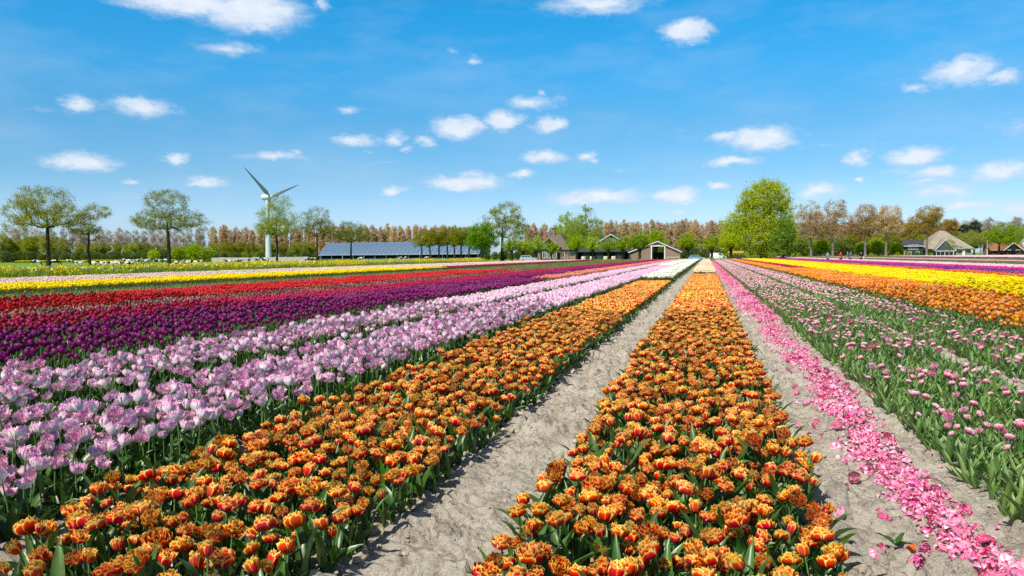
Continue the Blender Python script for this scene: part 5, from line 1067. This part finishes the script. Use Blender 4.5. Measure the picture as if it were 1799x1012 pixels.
    q = MB(); slab(q, [(g0-.5, -2.9, ez-.7), (g, -2.9, gz+.25), (g, 4.5, gz+.25), (g0-.5, 4.5, ez-.7)][::-1], .2); slab(q, [(g, -2.9, gz+.25), (g1+.5, -2.9, ez-.7), (g1+.5, 4.5, ez-.7), (g, 4.5, gz+.25)][::-1], .2); part('gable_roof', r, q, 'tile')
    for xe in (g0-.5, g1+.5):
        b = MB(); slab(b, [(xe, -2.98, ez-.95), (g, -2.98, gz), (g, -2.98, gz+.32), (xe, -2.98, ez-.6)], .08); part('barge_board', r, b, 'paint')
    for px in (1768, 1784): window(r, k(px), -2.4, 1.7, 1.5, 1.5)
    part('chimney', r, MB().box((k(1745), 3.5, h(425)), (1.2, 1.0, 2.4)), 'brick_dark'); window(r, k(1747), 0, 1.7, 1.6, 1.5)
    # clipped hedge, poles, fence
    o = MB(); rnd = np.random.default_rng(3); xa, xb = at(1737, 338)-at(1768, 338), at(1815, 338)-at(1768, 338); P = np.stack([rnd.uniform(xa, xb, 5200), rnd.uniform(-.8, .8, 5200), rnd.uniform(0, 2.1, 5200)], -1); sh = np.maximum(np.abs(P[:, 1])/.8, P[:, 2]/2.1) > .55; cards(o, P[sh], .38, rnd)
    e = link('clipped_hedge', o.mesh('clipped_hedge', MT['f_hedge']), None, (at(1768, 338), 338, -.07)); tag(e, 'long brown clipped hedge in front of the red roofed house', 'hedge')
    for px, ty, lab in ((1734, 422, 'tall white pole right of the big thatched house'), (1726, 430, 'shorter grey pole beside the tall white pole')):
        p = empty('flag_pole', (at(px, 330), 330, -.07)); H = height(ty, at(px, 330), 330); part('pole', p, MB().tube([[0, 0, 0], [0, 0, H/2], [0, 0, H]], [.16, .13, .10], 8), 'paint' if px == 1734 else 'steel', True); part('cap', p, MB().tube([[0, 0, H], [0, 0, H+.2]], [.16, .10], 8), 'steel'); tag(p, lab, 'pole')
    f = empty('paddock_fence', (at(1510, 334), 334, -.07)); tag(f, 'low wooden paddock fence under the avenue trees', 'fence'); xa, xb = at(1420, 334)-at(1510, 334), at(1625, 334)-at(1510, 334); n = 24
    for i in range(n+1): box('post', f, (xa+(xb-xa)*i/n, 0, .65), (.16, .16, 1.35), 'wood')
    for i in range(n):
        for z in (.45, .95): box('rail', f, (xa+(xb-xa)*(i+.5)/n, -.10, z), ((xb-xa)/n-.02, .05, .14), 'wood')
MT['f_hedge'] = leafmat('beech_hedge', [(.10, .055, .03), (.15, .085, .045), (.12, .11, .035)], .1)
right_houses()
def shelter():
    r = empty('garden_shelter', (at(1293, 214), 214, -.07)); tag(r, 'low open shelter with an ochre roof right of the white van', 'shelter'); 
    for xx in (-1.6, 1.6):
        for yy in (0, 2): box('post', r, (xx, yy, 1.0), (.14, .14, 2.0), 'wood')
    q = MB(); slab(q, [(-2.0, -.4, 1.9), (2.0, -.4, 1.9), (2.0, 2.5, 2.45), (-2.0, 2.5, 2.45)], .12); part('roof', r, q, 'ochre'); box('bench', r, (0, 1.6, .45), (2.8, .5, .1), 'wood'); box('back_panel', r, (0, 2.1, .8), (3.1, .06, 1.2), 'cream_wood')
MT['ochre'] = mat('ochre_roof', (.42, .27, .05), .8, .2)
shelter()

# ------------------------------------------------------------------ vehicles
MT['car_silver'] = mat('silver_paint', (.52, .55, .60), .25, .6, metal=.3); MT['car_blue'] = mat('blue_paint', (.24, .42, .54), .25, .6, metal=.2); MT['car_white'] = mat('white_car_paint', (.80, .80, .80), .3, .5)
MT['tyre'] = mat('tyre_rubber', (.02, .02, .02), .8, .2); MT['rim'] = mat('alloy_rim', (.5, .5, .52), .3, .6, metal=.6); MT['lens'] = mat('lamp_lens', (.7, .72, .74), .1, .7); MT['tail'] = mat('tail_lamp', (.45, .02, .02), .2, .6)
def vehicle(name, px, Y, face, paint, label, cat, kind):
    """side profile along x, front at +x before turning"""
    r = empty(name, (at(px, Y), Y, -.065), 0 if face > 0 else pi); tag(r, label, cat)
    if kind == 'suv': L, W, body, cab, wb = 4.6, 1.85, [(-2.28,.42),(2.25,.42),(2.3,.75),(2.2,.98),(1.15,1.10),(-2.15,1.12),(-2.3,.8)], [(-2.12,1.10),(1.12,1.08),(.45,1.68),(-1.75,1.72)], (1.42, -1.38)
    elif kind == 'hatch': L, W, body, cab, wb = 4.1, 1.75, [(-2.02,.36),(2.0,.36),(2.06,.62),(1.95,.82),(.95,.95),(-1.9,.98),(-2.05,.7)], [(-1.86,.96),(1.0,.93),(.25,1.46),(-1.35,1.48)], (1.28, -1.24)
    else: L, W, body, cab, wb = 4.9, 1.95, [(-2.42,.40),(2.4,.40),(2.45,.75),(2.35,1.0),(1.55,1.18),(-2.4,1.2)], [(-2.4,1.18),(1.58,1.16),(.95,1.96),(-2.32,2.0)], (1.55, -1.5)
    wr = .34 if kind != 'hatch' else .30
    b = MB(); b.prism(body, -W/2, W/2); bo = part('body', r, b, paint); md = bo.modifiers.new('b', 'BEVEL'); md.width = .08; md.segments = 2
    c = MB(); n = len(cab); A = np.array([(x, -W/2+.04 if z < 1.3 else -W/2+.18, z) for x, z in cab]); B = A*np.array([1, -1, 1]); c.add(np.r_[A, B], [[k, (k+1) % n, n+(k+1) % n, n+k] for k in range(n)]); c.add(A, [list(range(n))[::-1]]); c.add(B, [list(range(n))]); co = part('cabin', r, c, paint)
    (xa, za), (xb, zb), (xc, zc), (xd, zd) = cab; cov = lambda f, g: ((xa+(xb-xa)*f)*(1-g)+(xd+(xc-xd)*f)*g, (za+(zb-za)*f)*(1-g)+(zd+(zc-zd)*f)*g)
    for s_ in (-1, 1):
        for (f0, f1) in ((.06, .34), (.37, .63), (.66, .92)):
            if kind == 'van' and f0 < .5: continue
            q = []
            for f, g in ((f0, .14), (f1, .14), (f1, .86), (f0, .86)):
                x, z = cov(f, g); y = (W/2-.04)*(1-g)+(W/2-.18)*g + .012; q.append((x, s_*y, z))
            m = MB(); slab(m, q if s_ < 0 else q[::-1], .02); part('side_window', r, m, 'glass')
    q = [];
    for (x, z, y) in ((xb, zb, W/2-.14), (xc, zc, W/2-.26)): q += [(x+.02, -y, z), (x+.02, y, z)]
    m = MB(); slab(m, [q[0], q[1], q[3], q[2]], .02); part('windscreen', r, m, 'glass')
    q = [];
    for (x, z, y) in ((xa, za, W/2-.14), (xd, zd, W/2-.26)): q += [(x-.02, -y, z), (x-.02, y, z)]
    m = MB(); slab(m, [q[1], q[0], q[2], q[3]], .02); part('rear_window', r, m, 'glass')
    for xx in wb:
        for s_ in (-1, 1):
            w = empty('wheel'); w.parent = r; w.location = (xx, s_*(W/2-.06), wr); link('tyre', MB().tube([[0, -.11, 0], [0, -.09, 0], [0, .09, 0], [0, .11, 0]], [wr*.86, wr, wr, wr*.86], 16).mesh('tyre', MT['tyre']), w); link('rim', MB().tube([[0, -.125, 0], [0, .125, 0]], wr*.6, 12).mesh('rim', MT['rim'], False), w)
    for s_ in (-1, 1):
        box('headlight', r, (body[2][0]-.06, s_*(W/2-.28), body[2][1]+.06), (.14, .36, .16), 'lens'); box('tail_light', r, (body[-1][0]+.03, s_*(W/2-.16), body[-1][1]+.1), (.12, .2, .28), 'tail'); box('mirror', r, (xb-.35, s_*(W/2+.08), zb+.1), (.12, .2, .14), paint)
        box('door', r, (-.1, s_*(W/2+.004), (body[0][1]+za)/2+.03), (1.05, .012, za-body[0][1]-.2), paint)
    box('bumper', r, (body[1][0]+.02, 0, .5), (.12, W-.1, .2), 'black')
vehicle('parked_car', 929, 199, 1, 'car_silver', 'silver estate car parked under the pollard willows left of the farmhouse', 'car', 'suv')
vehicle('parked_car', 1224, 200, 1, 'car_blue', 'light blue hatchback parked at the right corner of the brick shed', 'car', 'hatch')
vehicle('parked_van', 1262, 232, 1, 'car_white', 'white van parked beside the path end under the willows', 'van', 'van')

# ------------------------------------------------------------------ cows and people
herd = [(63,466,'graze',0.2,'black and white cow grazing in the open left of the leftmost tree'),(97,466,'graze',.3,'cow grazing just behind the leftmost tree trunk'),(123,462,'stand',3.0,'standing cow between the leftmost tree and the crooked tree'),(137,465,'lie',.2,'lying cow just left of the crooked tree'),(163,465,'lie',2.9,'lying cow hidden by the crooked trunk'),
  (183,465,'lie',3.3,'lying dark cow just right of the crooked tree'),(198,465,'lie',.1,'second lying cow right of the crooked tree'),(210,464,'lie',2.9,'third lying cow right of the crooked tree'),(224,463,'stand',3.0,'standing cow in the middle of the herd between two trees'),(227,465,'lie',.2,'lying cow in front of a standing cow mid herd'),
  (244,463,'stand',1.2,'pale cow standing rear on left of the third tree'),(259,465,'stand',1.5,'dark cow seen end on left of the third tree'),(275,463,'stand',3.1,'cow standing broadside close left of the third tree'),(291,462,'graze',.4,'cow half hidden by the third tree trunk'),(313,464,'lie',.0,'large dark cow close right of the third tree'),
  (332,463,'lie',3.1,'lying cow right of the third tree, first of two'),(347,463,'lie',.2,'lying cow right of the third tree, second of two'),(402,461.5,'lie',3.1,'lying dark cow left of the turbine, farthest from it'),(418,461.5,'lie',.1,'lying dark cow left of the turbine'),(437,461,'stand',1.4,'small cow standing end on left of the turbine tower'),
  (452,461,'stand',1.0,'cow standing at the left of the turbine foot'),(466,461.5,'stand',2.7,'pale cow standing before the turbine foot'),(541,460,'graze',.4,'cow standing left of the pale budding tree'),(551,460,'stand',2.8,'pale cow beside the pale budding tree'),(632,458.5,'stand',.3,'cow near the barn beside the low olive tree'),(704,457.5,'graze',3.0,'dark cow before the middle of the barn'),(712,457.5,'stand',1.2,'pale cow before the middle of the barn'),(751,457,'stand',.2,'cow among the small tree row')]
for (px, py, pose, rz_, lab) in herd:
    v = pix_dir(px, py); p = v*(-EYE/v.z); s_ = 1.12
    o = link('cow', COWS[pose], None, (p.x, p.y, -.07), (0, 0, rz_+YAW+.2), s_); tag(o, lab, 'cow', 'cows in the meadow')
for p_ in PEOPLE: place_person(*p_)

# ------------------------------------------------------------------ meadow verge
MT['blade_grass'] = mat('verge_blades', ramp=[(0, (.13, .24, .008)), (1, (.32, .42, .02))], rough=.7, spec=.2, trans=.3, vary=(.02, .15, .2)); MT['rape'] = mat('yellow_rape', ramp=[(0, (.68, .52, .004)), (1, (.84, .72, .02))], rough=.7, spec=.1, trans=.2, vary=(.01, .1, .15)); MT['parsley'] = mat('white_umbels', (.66, .68, .52), .7, .1)
def verge_patch(rnd, size, ng, nf, nw, H):
    mb = MB(); n = ng; b = np.c_[rnd.uniform(-size/2, size/2, (n, 2)), np.zeros(n)]; t = b + np.c_[rnd.normal(0, .14, (n, 2)), H*rnd.uniform(.4, 1.0, n)]; s = rnd.normal(size=(n, 3))*[1, 1, 0]; s /= np.linalg.norm(s, axis=1)[:, None]; w = .035
    V = np.stack([b-s*w, b+s*w, t], 1).reshape(-1, 3); c = np.repeat(rnd.uniform(size=n), 3); mb.add(V, np.arange(3*n).reshape(-1, 3), 0, np.stack([c, c, c], -1))
    for k, m_, sz in ((nf, 1, .11), (nw, 2, .09)):
        if k:
            cc = rnd.uniform(-size/2, size/2, (max(1, k//9), 2)); P = np.repeat(cc, 9, 0)+rnd.normal(0, .09, (len(cc)*9, 2)); cards(mb, np.c_[P, H*rnd.uniform(.75, 1.12, len(P))], sz, rnd, m_, .5, .9)
    return mb.mesh('verge_patch', [MT['blade_grass'], MT['rape'], MT['parsley']], False)
def verge():
    rnd = np.random.default_rng(12); ms = [verge_patch(rnd, 2.2, 460, f, w, .85) for f, w in ((170, 0), (70, 9), (12, 14), (0, 4), (330, 0))]
    XY = scatter(-92, -42.3, 15, 330, .25, rnd, .3); dn = fbm(XY[:, 0]*.06, XY[:, 1]*.045, 3, 3); dx = (-42.3-XY[:, 0]); k = keep(XY, .4, 200) & ((dx < 22) | (dn > .62)) & (project_np(XY, .4)[0] < 868 - 40*dn); XY = XY[k]; dn = dn[k]; n = len(XY)
    idx = np.where(dn > .56, rnd.choice([0, 4, 0, 1, 3], n), np.where(dn > .46, rnd.choice([1, 3, 2, 3, 0], n), rnd.choice([2, 3, 1], n)))
    o = instancer('wildflower_verge', ms, np.c_[XY, np.full(n, -.07)], np.c_[np.zeros((n, 2)), rnd.uniform(0, 6.3, n)], rnd.uniform(.8, 1.25, n), idx); tag(o, 'rough grass with yellow rape and white umbels between tulips and cows', 'grass', kind='stuff')
    X2 = np.concatenate([np.stack([np.array([at(p, y) for p in np.arange(30, 420, 2.6)]), np.full(150, y)], -1) for y in (345, 350)]); n = len(X2)
    o = instancer('rape_strip', [ms[4], ms[0]], np.c_[X2, np.full(n, -.07)], np.c_[np.zeros((n, 2)), rnd.uniform(0, 6.3, n)], rnd.uniform(1.0, 1.5, n), rnd.integers(0, 2, n)); tag(o, 'thin strip of yellow rape along the far side of the cow meadow', 'rape', kind='stuff')
    g = [verge_patch(rnd, 2.2, 460, f, w, .55) for f, w in ((0, 0), (12, 14), (0, 20))]
    XY = np.concatenate([scatter(-46, 14, 188.5, 200, .28, rnd, .4), scatter(14, 60, 313, 330, .25, rnd, .4), scatter(60, 150, 313, 330, .2, rnd, .4)]); n = len(XY)
    o = instancer('grass_bank', g, np.c_[XY, np.full(n, -.07)], np.c_[np.zeros((n, 2)), rnd.uniform(0, 6.3, n)], rnd.uniform(.7, 1.1, n), rnd.integers(0, 3, n)); tag(o, 'green grass bank along the far end of the tulip field', 'grass', kind='stuff')
verge()
